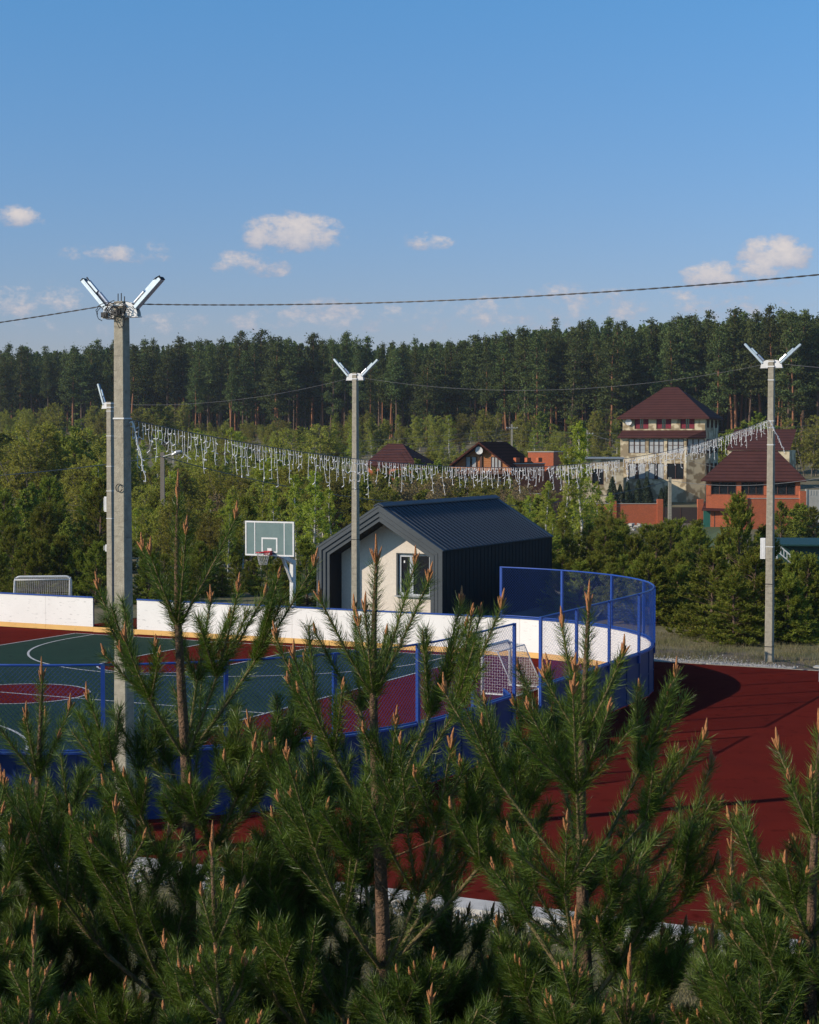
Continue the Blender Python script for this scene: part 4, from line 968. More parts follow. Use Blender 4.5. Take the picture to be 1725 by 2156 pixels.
# ---------------------------------------------------------------- utility poles and power lines
def util_pole(px, ytop, D, label, cross=True, w=.2, lamp=False, mt='concrete'):
    q = P(px, ytop, D); zb = gzf(q.x, q.y); t = thing('utility_pole', (q.x, q.y, zb), label, 'utility pole', 'power line poles'); h = q.z - zb
    mb = MB(); mb.box(-w/2, w/2, -w/2, w/2, -.2, h, taper=w*.12); mb.build('pole', M[mt], t)
    if cross:
        mb = MB(); mb.box(-.75, .75, -w*.4-.06, -w*.4-.005, h-.55, h-.48); mb.build('crossarm', M['steel_grey'], t)
        for x_ in (-.7, -.3, .3, .7): mb = MB(); mb.tube([(x_, -w*.4-.03, h-.48), (x_, -w*.4-.03, h-.36)], [.04, .025], 8); mb.build('insulator', M['steel_white'], t)
    if lamp:
        mb = MB(); mb.tube([(0, -.1, h-.25), (.45, -.3, h-.12), (.75, -.4, h-.02)], .025, 6); mb.build('lamp_arm', M['steel_grey'], t)
        mb = MB(); mb.tube([(.55, -.35, h-.15), (.8, -.42, h-.02), (1.05, -.48, h+.05)], [.06, .12, .07], 8); mb.build('lamp_head', M['steel_grey'], t)
    return q
qE = util_pole(342, 952, 92, 'weathered brownish utility pole with a street lamp left of the nearest central pine', False, .26, True, 'concrete_old')
qF = util_pole(1411, 1005, 128, 'grey utility pole in front of the dark yard gate', False, .27)
q1 = util_pole(1078, 893, 235, 'distant utility pole behind the chalet roof', True, .3)
q2 = util_pole(1237, 905, 225, 'distant utility pole left of the stone house', True, .28)
q3 = util_pole(133, 985, 150, 'distant utility pole among green trees at the far left', True, .3)
q4 = util_pole(958, 1085, 120, 'white thin utility pole hidden by the cabin roof', False, .2) if False else None
PG = 'thin power lines crossing in front of the forest'
def pl(a_, b_, sag, lab, r=.016): cable(P(*a_), P(*b_), sag, r, lab, 'wire_grey', group=PG, n=24)
pl((345, 960, 92), (-40, 1004, 80), .1, 'pale cable from the weathered lamp pole to the left edge', .02)
pl((345, 962, 92), (1412, 1012, 128), 2.2, 'pale cable from the weathered lamp pole to the pole by the yard gate', .022)
pl((1412, 1012, 128), (1800, 992, 110), .6, 'cable from the pole by the yard gate to the right edge', .018)
for k, (y0, y1, y2) in enumerate(((906, 912, 905), (915, 920, 912), (925, 934, 921))):
    pl((-30, y0+12, 240), (1078, y1-8, 235), 1.6 + .4*k, 'power line strand from the left edge to the pole behind the chalet')
    pl((1078, y1-8, 235), (1800, y2-20, 240), 1.1 + .3*k, 'power line strand from the pole behind the chalet to the right edge')
for k in range(2):
    pl((560, 955+9*k, 170), (1078, 912+8*k, 235), .8, 'power line strand descending left from the pole behind the chalet')
    pl((-30, 1040+14*k, 120), (560, 1066+4*k, 120), .6, 'low power line strand in front of the left hand trees', .012)
    pl((560, 1066+4*k, 120), (1320, 1052+12*k, 140), .6, 'low power line strand above the cabin roof', .012)
pl((1237, 912, 225), (1800, 1040, 150), .5, 'power line strand passing the right of the stone house')

# ---------------------------------------------------------------- vegetation generators
def make_mesh(name, parts_, mats, midx=None): 
    Vs = []; Fs = []; o_ = 0; mi = []
    for k, (Vt, Fc) in enumerate(parts_): Vs.append(Vt); Fs.append(Fc + o_); o_ += len(Vt); mi.append(np.full(len(Fc), (midx[k] if midx else 0)))
    return np_mesh(name, np.concatenate(Vs), np.concatenate(Fs), mats, np.concatenate(mi) if midx else None)
def forest_pine(seed, Ht=21.0):
    rng = np.random.default_rng(seed); cb = rng.uniform(.20, .48); lean = rng.normal(0, .25, 2)
    tz_ = np.linspace(0, 1, 9); cen = np.stack([lean[0]*tz_**1.5 + .12*np.sin(tz_*7+seed), lean[1]*tz_**1.5, tz_*Ht], 1); rad = .19*(1-tz_)**.8 + .02
    Tv, Tf = seg_tubes(cen[:-1], cen[1:], rad[:-1], rad[1:], 6)
    trunk = np_mesh('pine_trunk', Tv, Tf, [M['bark_orange'] if seed % 2 else M['bark_far']])
    def tc_(t): return np.array([np.interp(t, tz_, cen[:, i]) for i in range(3)])
    C = []; b0 = []; b1 = []
    nb = int(rng.integers(60, 78)); wide = rng.uniform(2.2, 3.5); pex = rng.uniform(.55, 1.05)
    for k in range(nb):
        t = cb + (1-cb) * (k + rng.random()) / nb; rel = (t-cb)/(1-cb)
        prof = (1-rel)**pex * min(1, .5 + rel*2.6); ln = wide * prof * rng.uniform(.55, 1.2) + .25; az = rng.uniform(0, 6.283); up = .15 + .75*rel + rng.normal(0, .12)
        p = tc_(t); d = np.array([math.cos(az), math.sin(az), up]); d /= np.linalg.norm(d)
        b0.append(p); b1.append(p + d*ln)
        nt_ = max(2, int(ln*3.0))
        for j in range(nt_):
            f = .35 + .65*(j+rng.random()*.6)/nt_; c = p + d*ln*f + rng.normal(0, .16, 3) + np.array([0, 0, .12]); m_ = int(rng.integers(11, 18))
            C.append(c + rng.normal(0, 1, (m_, 3)) * np.array([.34, .34, .17]))
    # dead branches below crown
    for k in range(7):
        t = rng.uniform(cb*.5, cb); az = rng.uniform(0, 6.283); p = tc_(t); b0.append(p); b1.append(p + np.array([math.cos(az), math.sin(az), .1]) * rng.uniform(.5, 1.3))
    top = tc_(1.0); C.append(top + rng.normal(0, 1, (26, 3)) * np.array([.15, .15, rng.uniform(.25, .7)]))
    C = np.concatenate(C); Lv, Lf = tri_leaves(C, .38, rng, .45, .2)
    Bv, Bf = seg_tubes(np.array(b0), np.array(b1), np.full(len(b0), .035), np.full(len(b0), .012), 3)
    crown = make_mesh('pine_crown', [(Lv, Lf), (Bv, Bf)], [M['needle_far'], M['bark_far']], [0, 1])
    return trunk, crown, Ht
def young_pine(seed, Ht=4.2):
    rng = np.random.default_rng(seed); lean = rng.normal(0, .1, 2)
    def tc_(t): return np.array([lean[0]*t, lean[1]*t, Ht*t])
    tt = np.linspace(0, 1, 6); cen = np.array([tc_(t) for t in tt]); Tv, Tf = seg_tubes(cen[:-1], cen[1:], .07*(1-tt[:-1])+.01, .07*(1-tt[1:])+.01, 6)
    trunk = np_mesh('young_pine_trunk', Tv, Tf, [M['bark_far']])
    s0 = []; s1 = []; b0 = []; b1 = []
    wide = rng.uniform(1.25, 1.65)
    for k in range(130):
        t = .01 + .97*((k+rng.random())/130)**1.3; rel = t; ln = wide*(1-rel)**.75*rng.uniform(.6, 1.12) + .12; az = rng.uniform(0, 6.283); up = .02+1.2*rel
        p = tc_(t); d = np.array([math.cos(az), math.sin(az), up]); d /= np.linalg.norm(d); e = p + d*ln; b0.append(p); b1.append(e)
        n_ = int(4 + ln*8)
        for j in range(n_):
            f = .25+.75*rng.random()**.7; c = p + d*ln*f; dd = d*.7 + rng.normal(0, .42, 3) + np.array([0, 0, .75]); dd /= np.linalg.norm(dd); L_ = rng.uniform(.16, .34)
            s0.append(c); s1.append(c + dd*L_)
        s0.append(e); s1.append(e + (d + np.array([0, 0, .9]))*.2)
    s0.append(tc_(.97)); s1.append(tc_(1.06))
    s0 = np.array(s0); s1 = np.array(s1); Nv, Nf = needles_on(s0, s1, 24, .11, .021, rng, (.35, 1.0))
    Bv, Bf = seg_tubes(np.array(b0), np.array(b1), np.full(len(b0), .016), np.full(len(b0), .006), 4)
    tips = s1[::5]; dt = (s1 - s0)[::5]; dt /= np.linalg.norm(dt, axis=1, keepdims=True); Cv, Cf = seg_tubes(tips, tips + dt*.06, np.full(len(tips), .008), np.full(len(tips), .003), 4)
    me = make_mesh('young_pine_needles', [(Nv, Nf)], [M['needle_mid']])
    bm = make_mesh('young_pine_branches', [(Bv, Bf), (Cv, Cf)], [M['bark_far'], M['candle']], [0, 1])
    return trunk, (me, bm), Ht
def broadleaf(seed, Ht=8.0, leaf='leaf_birch', bark='bark_birch', nl=9000, lsize=.075, width=.17, stems=1, sparse=1.0, cb=.18):
    rng = np.random.default_rng(seed); b0 = []; b1 = []; r0 = []; r1 = []; tw0 = []; tw1 = []
    for s_ in range(stems):
        az0 = rng.uniform(0, 6.283); off = np.array([math.cos(az0), math.sin(az0), 0])*(0 if stems == 1 else rng.uniform(.1, .5)); tilt = np.array([math.cos(az0), math.sin(az0), 0])*(.3 if stems == 1 else Ht*rng.uniform(.08, .22)); hh = Ht*rng.uniform(.8, 1) if stems > 1 else Ht
        pts = [off + tilt*f**1.2 + np.array([.06*math.sin(f*9+seed), .05*math.sin(f*7), hh*f]) for f in np.linspace(0, 1, 10)]; rb = .011*Ht/ (1 if stems == 1 else 1.6)
        for i in range(9): b0.append(pts[i]); b1.append(pts[i+1]); r0.append(rb*(1-i/9)**.8+.008); r1.append(rb*(1-(i+1)/9)**.8+.008)
        nb = int(44/ (1 if stems == 1 else 1.9))
        for k in range(nb):
            f = cb + (1-cb)*(k+rng.random())/nb; i = min(8, int(f*9)); p = pts[i] + (pts[i+1]-pts[i])*(f*9-i); rel = (f-cb)/(1-cb)
            ln = Ht*width*(1-rel)**.6*min(1, .5+2*rel)*rng.uniform(.6, 1.2)+.2; az = rng.uniform(0, 6.283); d = np.array([math.cos(az), math.sin(az), rng.uniform(.7, 1.5)]); d /= np.linalg.norm(d); e = p+d*ln
            m1 = p + d*ln*.5 + np.array([0, 0, -.03]); b0 += [p, m1]; b1 += [m1, e]; r0 += [.02, .012]; r1 += [.012, .005]
            for j in range(int(5+ln*3)):
                g_ = rng.uniform(.15, 1); c = p + d*ln*g_; dd = d*.5 + rng.normal(0, .6, 3) + np.array([0, 0, .15]); dd /= np.linalg.norm(dd); l2 = rng.uniform(.25, .6)*min(1.3, .5+ln*.4)
                tw0.append(c); tw1.append(c+dd*l2)
    tw0 = np.array(tw0); tw1 = np.array(tw1); n = int(nl*sparse); i = rng.integers(0, len(tw0), n); f = rng.random(n)[:, None]**.7
    C = tw0[i] + (tw1[i]-tw0[i])*f*1.1 + rng.normal(0, .05, (n, 3)); Lv, Lf = tri_leaves(C, lsize, rng, .75, .1)
    Bv, Bf = seg_tubes(np.array(b0), np.array(b1), r0, r1, 5); Wv, Wf = seg_tubes(tw0, tw1, np.full(len(tw0), .006), np.full(len(tw0), .003), 3)
    trunk = make_mesh('trunk_branches', [(Bv, Bf), (Wv, Wf)], [M[bark], M['bark_twig']], [0, 1])
    return trunk, np_mesh('leaf_crown', Lv, Lf, [M[leaf]]), Ht
def thuja(seed, Ht=3.2):
    rng = np.random.default_rng(seed); n = 3800; t = rng.random(n)**1.1; az = rng.uniform(0, 6.283, n); r = .42*np.minimum(1, (1-t)*1.9)**.8*np.minimum(1, .55+t*2)*rng.uniform(.7, 1.05, n)+.03*np.sin(az*5)
    C = np.stack([r*np.cos(az), r*np.sin(az), .1+t*Ht], 1); Lv, Lf = tri_leaves(C, .12, rng, .5, .0)
    mb_v, mb_f = seg_tubes(np.array([[0, 0, 0.]]), np.array([[0, 0, Ht*.8]]), [.05], [.01], 5)
    return np_mesh('thuja_trunk', mb_v, mb_f, [M['bark_far']]), np_mesh('thuja_crown', Lv, Lf, [M['thuja']]), Ht
def place(var, loc, h, label, cat, group, name, rng, sxy=1.0):
    trunk, crown, Ht = var; s_ = h / Ht
    t = thing(name, loc, label, cat, group, rz=rng.uniform(0, 6.283)); t.scale = (s_*sxy, s_*sxy, s_)
    link('trunk', trunk, t)
    if isinstance(crown, tuple): link('crown', crown[0], t); link('branches', crown[1], t)
    else: link('crown', crown, t)
    return t
rnd = random.Random(77)
FP = [forest_pine(100+i) for i in range(14)]
YP = [young_pine(200+i) for i in range(5)]
BI = [broadleaf(300+i, 8.0, nl=10500, lsize=.085, width=.15) for i in range(4)]
WI = [broadleaf(320+i, 6.0, 'leaf_willow', 'bark_twig', 15000, .095, .26, 5, 1.0, .12) for i in range(4)]
GR = [broadleaf(340+i, 7.0, 'needle_mid', 'bark_far', 18000, .13, .22, 2, 1.0, .08) for i in range(3)]
BR = [broadleaf(360+i, 4.0, 'leaf_brown', 'bark_twig', 6000, .07, .26, 5, 1.0, .15) for i in range(2)]
TJ = [thuja(380+i) for i in range(2)]
topl = [(-60, 742), (0, 741), (150, 736), (280, 728), (560, 715), (700, 722), (800, 728), (1000, 716), (1130, 694), (1350, 684), (1560, 668), (1800, 662)]
def forest_row(nrow, n, dofs, label, group):
    for k in range(n):
        px = -50 + 1840*(k + rnd.uniform(.05, .95))/n; D = 392 - 78*(px/1725) + dofs + rnd.uniform(-10, 10)
        yt = np.interp(px, [a_[0] for a_ in topl], [a_[1] for a_ in topl]) + rnd.triangular(-20, 60 if nrow == 0 else 34, 8)
        q = P(px, yt, D); zb = gzf(q.x, q.y); place(FP[rnd.randrange(len(FP))], (q.x, q.y, zb-.2), q.z-zb+.2, label, 'pine tree', group, 'pine_tree', rnd, rnd.uniform(.85, 1.6)).rotation_euler.x = R(rnd.gauss(0, 1.2))
forest_row(0, 105, 0, 'tall pine in the front row of the dark forest behind the houses', 'front row of the pine forest')
forest_row(1, 95, 11, 'tall pine in the second row of the dark forest', 'second row of the pine forest')
forest_row(2, 80, 22, 'tall pine deeper in the dark forest, only its top showing', 'back row of the pine forest')
# the wood behind as one mass
def mass():
    rng = np.random.default_rng(9); Cs = []; b0 = []; b1 = []
    for k in range(1250):
        px = rng.uniform(-1000, 2500) if k > 540 else rng.uniform(-80, 1820); D = 392-78*(px/1725) + (rng.uniform(30, 80) if -60 < px < 1790 else rng.uniform(-8, 70)); yt = np.interp(px, [a_[0] for a_ in topl], [a_[1] for a_ in topl]) + rng.uniform(0, 22); q = P(px, yt, D); zb = gzf(q.x, q.y); H = q.z-zb
        n = 480; t = rng.random(n); r = 2.1*(1-t)**.6*np.sqrt(rng.random(n)); az = rng.uniform(0, 6.283, n); z = zb + H*(.04+.96*t)
        Cs.append(np.stack([q.x+r*np.cos(az), q.y+r*np.sin(az), z], 1)); b0.append((q.x, q.y, zb-.3)); b1.append((q.x, q.y, zb+H*.95))
    Lv, Lf = tri_leaves(np.concatenate(Cs), .9, rng, .6, .2); Bv, Bf = seg_tubes(np.array(b0), np.array(b1), np.full(len(b0), .2), np.full(len(b0), .04), 5)
    o_ = link('forest', make_mesh('forest', [(Lv, Lf), (Bv, Bf)], [M['needle_far'], M['bark_far']], [0, 1])); tag(o_, 'deep mass of pine wood behind the visible forest rows', 'forest', kind='stuff')
mass()
def zone(x0, x1, y0, y1, D0, D1, n, vars_, label, cat, group, name, hmin=1.5, sxy=(.85, 1.25), hmax=99):
    for k in range(n):
        px = x0 + (x1-x0)*(k+rnd.uniform(.1, .9))/n; D = rnd.uniform(D0, D1); yt = rnd.uniform(y0, y1); q = P(px, yt, D); zb = gzf(q.x, q.y); h = min(hmax, max(hmin, q.z-zb))
        place(vars_[rnd.randrange(len(vars_))], (q.x, q.y, zb-.05), h, label, cat, group, name, rnd, rnd.uniform(*sxy))
# undergrowth in front of the forest
zone(700, 1320, 862, 925, 285, 345, 46, BI+WI+GR, 'pale green leafing tree in front of the dark forest above the chalet', 'tree', 'leafing trees at the forest foot above the chalet', 'leafy_tree', 2.5, (1.2, 1.9))
zone(-40, 380, 845, 915, 300, 352, 34, BI+GR+WI, 'leafing tree in front of the forest at the left', 'tree', 'leafing trees at the left forest foot', 'leafy_tree', 2.5, (1.1, 1.7))
zone(380, 760, 885, 925, 300, 352, 40, BI+WI+WI, 'pale green leafing tree along the foot of the dark forest', 'tree', 'leafing trees at the forest foot', 'leafy_tree', 2.5, (1.2, 1.9))
zone(1560, 1790, 850, 905, 240, 290, 10, BI+WI+GR, 'pale green tree below the forest at the right edge', 'tree', 'leafing trees at the right forest foot', 'leafy_tree', 3, (1.1, 1.6))
zone(-40, 800, 900, 960, 200, 290, 64, WI+GR+BI+BI, 'spring green tree in the middle distance left of the houses', 'tree', 'middle distance trees on the left', 'leafy_tree', 3, (1.2, 1.9))
zone(800, 1300, 925, 955, 215, 260, 20, WI+GR+BI, 'bushy tree behind the chalet and the flat annex', 'tree', 'bushy trees behind the chalet', 'leafy_tree', 3, (1.2, 1.7))
zone(1500, 1640, 860, 915, 222, 250, 6, GR+FP[:1], 'dark tree behind the stone house', 'tree', 'dark trees behind the stone house', 'dark_tree', 4, (1.0, 1.3), 14)
zone(-40, 230, 900, 990, 120, 200, 28, GR+WI, 'dense green tree at the left above the white boards', 'tree', 'dense trees at the far left', 'leafy_tree', 3, (1.1, 1.5))
zone(280, 700, 950, 1030, 115, 190, 44, WI+BI+BI, 'olive green willow behind the weathered lamp pole', 'tree', 'olive willows behind the rink', 'willow', 3, (1.2, 1.7))
zone(690, 930, 985, 1035, 120, 160, 16, WI+BR+GR, 'scrubby bush above the cabin roof ridge', 'bush', 'scrub above the cabin roof', 'bush', 2, (1.1, 1.5))
zone(930, 1130, 1020, 1045, 120, 150, 9, WI+BR, 'low scrub below the log chalet', 'bush', 'scrub below the chalet', 'bush', 1.5, (1.0, 1.4))
zone(1060, 1300, 1040, 1095, 100, 140, 22, WI+BI+GR, 'light green bush between the cabin and the brick fence', 'bush', 'bushes beyond the cabin', 'bush', 2, (1.0, 1.4))
zone(470, 640, 1015, 1060, 100, 118, 7, BR+WI, 'brownish thin bush behind the basketball hoop', 'bush', 'brownish bushes behind the hoop', 'bush', 2.5, (.9, 1.2))
zone(770, 935, 968, 990, 165, 190, 9, WI+GR, 'bushy tree in front of the dark red roofed house', 'tree', 'bushy trees before the red roofed house', 'leafy_tree', 2, (1.1, 1.5))
zone(935, 1085, 1003, 1015, 150, 162, 8, WI+BR+GR, 'low bush in front of the log chalet', 'bush', 'bushes before the log chalet', 'bush', 1.2, (1.0, 1.4))
# nearer belts
zone(-30, 230, 1010, 1100, 82, 104, 18, YP+GR+BI[:2], 'young pine in the dark belt behind the left white boards', 'pine tree', 'young pines behind the left boards', 'young_pine', 3, (1.0, 1.25))
zone(-30, 240, 1110, 1190, 70, 80, 12, YP, 'low young pine just behind the small goal', 'pine tree', 'low pines behind the small goal', 'young_pine', 1.5, (1.1, 1.4))
zone(285, 560, 1030, 1110, 82, 105, 20, BI+WI[:2]+YP[:2], 'mixed leafy tree behind the basketball court', 'tree', 'leafy trees behind the court', 'leafy_tree', 3, (1.0, 1.4))
zone(285, 660, 1130, 1225, 68, 78, 17, YP, 'low young pine behind the white boards near the hoop', 'pine tree', 'low pines behind the hoop', 'young_pine', 1.2, (1.1, 1.4))
for (px, yt, D, sx) in ((205, 975, 100, 1.0), (175, 1090, 90, .7), (480, 1050, 82, .8), (625, 1005, 92, 1.25), (660, 1000, 84, 1.25), (700, 1035, 90, 1.3), (580, 1030, 96, 1.1), (1192, 950, 95, 1.2), (1226, 900, 98, 1.1), (1150, 1020, 96, 1.3), (1120, 1050, 90, 1.1), (1262, 1020, 104, 1.1), (1160, 1080, 86, 1.0)):
    q = P(px, yt, D); place(BI[int(px) % 4], (q.x, q.y, 0), q.z, {205: 'slender birch behind the left rear lamp post', 175: 'bare small birch left of the lamp posts', 480: 'thin birch trunk left of the backboard', 1192: 'white stemmed birch right of the cabin', 1226: 'tallest white stemmed birch right of the cabin, left of the brick fence'}.get(px, 'bright green birch near the cabin'), 'birch tree', None if px in (205, 175, 480, 1192, 1226) else 'bright green birches around the cabin', 'birch_tree', rnd, sx)
zone(1120, 1300, 1095, 1150, 80, 96, 12, YP+GR, 'pine bush right of the cabin wall', 'pine tree', 'pines right of the cabin', 'young_pine', 2, (1.1, 1.4))
zone(1180, 1300, 1150, 1200, 64, 69, 6, YP, 'low pine between the cabin and the curved fence', 'pine tree', 'low pines beside the cabin wall', 'young_pine', 2, (1.3, 1.6))
zone(1270, 1480, 1112, 1172, 72, 92, 15, YP, 'dense young pine above the curved blue fence', 'pine tree', 'young pines behind the rink corner', 'young_pine', 2.5, (1.2, 1.5))
zone(1290, 1450, 1160, 1240, 62, 70, 9, YP, 'low pine directly behind the curved blue fence', 'pine tree', 'low pines behind the rink corner', 'young_pine', 2, (1.2, 1.5))
zone(1640, 1790, 1150, 1230, 57, 66, 9, YP, 'dark young pine right of the right hand post', 'pine tree', 'young pines right of the post', 'young_pine', 2, (1.1, 1.35))
zone(1640, 1720, 1040, 1075, 118, 130, 4, YP+GR[:1], 'round pine in front of the concrete fence', 'pine tree', 'pines by the concrete fence', 'young_pine', 2, (1.2, 1.5))
for (px, yt, D, sx, lab) in ((1562, 1058, 63, .85, 'large bright young pine just left of the right hand post'), (1500, 1165, 58.5, 1.6, 'bushy young pine at the edge of the red surface by the gravel'), (1590, 1165, 57.5, 1.6, 'low wide pine at the foot of the right hand post'), (1530, 1120, 66, 1.3, 'young pine behind the bushy one near the gravel'), (1610, 1120, 64, 1.2, 'young pine touching the right hand post'), (1548, 1215, 56.6, 1.9, 'lowest widest pine at the edge of the gravel'), (1660, 1225, 56.8, 1.9, 'low wide pine right behind the foot of the right hand post')):
    q = P(px, yt, D); place(YP[int(px) % 5], (q.x, q.y, 0), q.z, lab, 'pine tree', None, 'young_pine', rnd, sx)
for k, px in enumerate((1290, 1306, 1322, 1345, 1362, 1393, 1404)):
    q = P(px, 1007 + 5*((k*3) % 4) + (8 if k > 4 else 0), 176); zb = gzf(q.x, q.y); place(TJ[k % 2], (q.x, q.y, zb), q.z-zb, 'dark columnar thuja behind the orange brick fence', 'thuja', 'row of thujas behind the brick fence', 'thuja', rnd, 1.15)
q = P(1720, 1085, 110)

# grass and gravel details
def grass():
    rng = np.random.default_rng(4); n = 90000
    y = rng.uniform(11, 25, n); x = rng.uniform(-1, 1, n)*(.26*y+1); bb_ = x*V[0] + y*V[1]; k = bb_ < 21.2; x, y = x[k], y[k]
    n2 = 60000; a = rng.uniform(-20, 12, n2); b = 50.0 + rng.random(n2)*7; x2 = a*U[0]+b*V[0]; y2 = a*U[1]+b*V[1]; x = np.concatenate([x, x2]); y = np.concatenate([y, y2]); k = np.sin(x*2.3+np.sin(y*1.7)*2)+rng.normal(0, .6, len(x)) > -.5; x, y = x[k], y[k]
    z = gz(x, y); n = len(x); h = rng.uniform(.06, .22, n); az = rng.uniform(0, 6.283, n); wv = np.stack([np.cos(az), np.sin(az), 0*az], 1)*.006; ln = rng.normal(0, .08, (n, 2))
    B_ = np.stack([x, y, z], 1); T_ = B_ + np.stack([ln[:, 0], ln[:, 1], h], 1); Vt = np.stack([B_-wv, B_+wv, T_], 1).reshape(-1, 3)
    o_ = link('grass', np_mesh('grass', Vt, np.arange(3*n).reshape(-1, 3), [M['grass_blade']])); tag(o_, 'short dry and green grass on the slope below the pines and behind the court', 'grass', kind='stuff')
grass()
def gravel():
    rng = np.random.default_rng(6); n1_ = 5200; a = rng.uniform(-34, 6, n1_); b = 21.85 - np.abs(rng.normal(0, .32, n1_)); n2_ = 4200; a2 = rng.uniform(-18.5, -12.3, n2_); b2 = 49.5 + np.abs(rng.normal(0, .75, n2_))*np.clip(1.1-np.abs(a2+15)/3.2, .12, 1.1); a = np.concatenate([a, a2]); b = np.concatenate([b, b2])
    s_ = rng.uniform(.012, .04, len(a)); C = np.stack([a*U[0]+b*V[0], a*U[1]+b*V[1], s_*.5], 1); base = np.array([[1,0,0],[-.5,.87,0],[-.5,-.87,0],[0,0,1],[0,0,-1]])
    Vt = (C[:, None] + base[None]*s_[:, None, None]*rng.uniform(.6, 1.3, (len(a), 5, 1))).reshape(-1, 3); f = np.array([[0,1,3],[1,2,3],[2,0,3],[1,0,4],[2,1,4],[0,2,4]])
    Fc = (f[None] + (np.arange(len(a))*5)[:, None, None]).reshape(-1, 3); o_ = link('gravel', np_mesh('gravel', Vt, Fc, [M['gravel']])); tag(o_, 'white crushed stone along the edges of the red surface', 'gravel', kind='stuff')
gravel()

# ---------------------------------------------------------------- near pines
CAND = []
def make_candles(seed, L0, nside):
    rr = random.Random(seed); mb = MB()
    def c(dx, dy, L_, r_):
        n = 5; d = Vector((dx, dy, 1)).normalized(); bend = Vector((rr.uniform(-.1, .1), rr.uniform(-.1, .1), 0))
        pts = [d*(L_*i/n) + bend*L_*(i/n)**2 for i in range(n+1)]; mb.tube(pts, [r_*.8, r_, r_*.95, r_*.85, r_*.65, r_*.2], 7)
    c(0, 0, L0, .0095)
    for k in range(nside): a = 2*math.pi*k/nside + rr.uniform(-.4, .4); t = rr.uniform(.15, .42); c(math.cos(a)*t, math.sin(a)*t, L0*rr.uniform(.35, .72), .0075)
    me = bpy.data.meshes.new('bud_cluster'); me.from_pydata(mb.v, [], mb.f); me.materials.append(M['candle']); me.polygons.foreach_set('use_smooth', [True]*len(mb.f)); me.update(); return me
CAND = [make_candles(i, 1.0, 3 + i % 4) for i in range(6)]
for me_ in CAND:     # normalise: authored at length 1 with realistic girth added back
    co = np.zeros(len(me_.vertices)*3, np.float32)
CANDS = {L0: [make_candles(40+i+int(L0*1000), L0*1.12, 4 + i % 3) for i in range(3)] for L0 in (.045, .07, .11, .17)}
NC = 0
def near_pine(px, ytop, D, whorls, seed, label, name='pine_tree', lean=0.0, zcut=2.3, dens=1.0, lead_c=.17, spread=1.0, nlen=.088, group=None, vigor=1.0, group_label=None):
    rng = np.random.default_rng(seed); top = P(px, ytop, D); zb = gzf(top.x, top.y); base = np.array([top.x, top.y, zb])
    zs = [top.z - zb] + [P(px, y, D).z - zb for y in whorls]; gap = zs[-2] - zs[-1] if len(zs) > 1 else .7
    while zs[-1] > .7: zs.append(zs[-1] - gap*rng.uniform(.8, 1.0)); 
    zs = [z for z in zs if z > .25]; H = zs[0]
    t = thing(name, tuple(base), label, 'pine tree', group)
    global NC
    def ax(z): f = z/H; return np.array([lean*(1-f)*0 + .03*math.sin(z*1.7+seed) + lean*f, .03*math.cos(z*1.3+seed), z])
    # trunk
    tz_ = np.linspace(0, H, 60); cen = np.array([ax(z) for z in tz_]); rad = .009 + .0172*(H - tz_)**.85
    mb = MB(); pts = [tuple(c) for c in cen]; mb.tube(pts, [float(r) for r in rad], 9)
    segs = []; tips = []     # p0,p1,r0,r1,age
    def grow(p, d, yrs, ln, order, r):
        for k in range(yrs):
            age = yrs - 1 - k; l_ = ln * (.92**k) * rng.uniform(.85, 1.12)
            d = d + np.array([0, 0, .20 if order == 1 else .30]) + rng.normal(0, .045, 3); d /= np.linalg.norm(d)
            m_ = p + d*l_*.5 + np.array([0, 0, -.012*l_]); d2 = d + np.array([0, 0, .07]); d2 /= np.linalg.norm(d2); e = m_ + d2*l_*.5
            ra = r*((age+1)/yrs)**.8 + .003; rb = r*((age+.4)/yrs)**.8 + .0028
            segs.append((p, m_, ra, (ra+rb)/2, age)); segs.append((m_, e, (ra+rb)/2, rb, age))
            p = e; d = d2
            if age >= 1 and order < 3:
                nb = int(rng.integers(3, 6)) if order == 1 else int(rng.integers(2, 4)); A = np.cross(d, [0, 0, 1]); A /= np.linalg.norm(A)+1e-9; ph = rng.uniform(-.4, .4)
                for q_ in range(nb):
                    sgn = -1 if q_ % 2 else 1; sd = d*math.cos(.75) + (A*sgn*math.cos(ph) + np.array([0, 0, 1])*math.sin(ph + .3*q_))*math.sin(.75)
                    grow(p, sd/np.linalg.norm(sd), min(age, 3 if order == 1 else 2), l_*rng.uniform(.62, .85), order+1, r*.55)
        tips.append((p, d, order, ln))
    for i in range(1, len(zs)):
        z = zs[i]
        if z + zb < zcut - .6: break
        gp = zs[i-1] - zs[i]; nb = int(rng.integers(5, 7)); ph0 = rng.uniform(0, 6.283)
        for k in range(nb):
            az = ph0 + 6.283*k/nb + rng.uniform(-.25, .25); phi = R(min(68, 25 + 8.5*i) + rng.uniform(-7, 7)); d = np.array([math.cos(az)*math.sin(phi)*spread, math.sin(az)*math.sin(phi)*spread, math.cos(phi)]); d /= np.linalg.norm(d)
            yr = i; ln = gp*(.90 if i == 1 else .80*.93**(i-2))*rng.uniform(.62, 1.15)*vigor
            if i > 3 and rng.random() < .2: continue
            grow(ax(z), d, min(yr, 5), ln, 1, .0038*yr**.75 + .0022)
    for k in range(16):
        z = rng.uniform(max(.3, zcut - zb), max(zcut - zb + .4, zs[min(2, len(zs)-1)])); az = rng.uniform(0, 6.283); p = ax(z); e = p + np.array([math.cos(az), math.sin(az), rng.uniform(-.1, .5)])*rng.uniform(.15, .5); segs.append((p, e, .0035, .0015, 9))
    # leader needles
    ls = np.linspace(zs[1], H, 6)
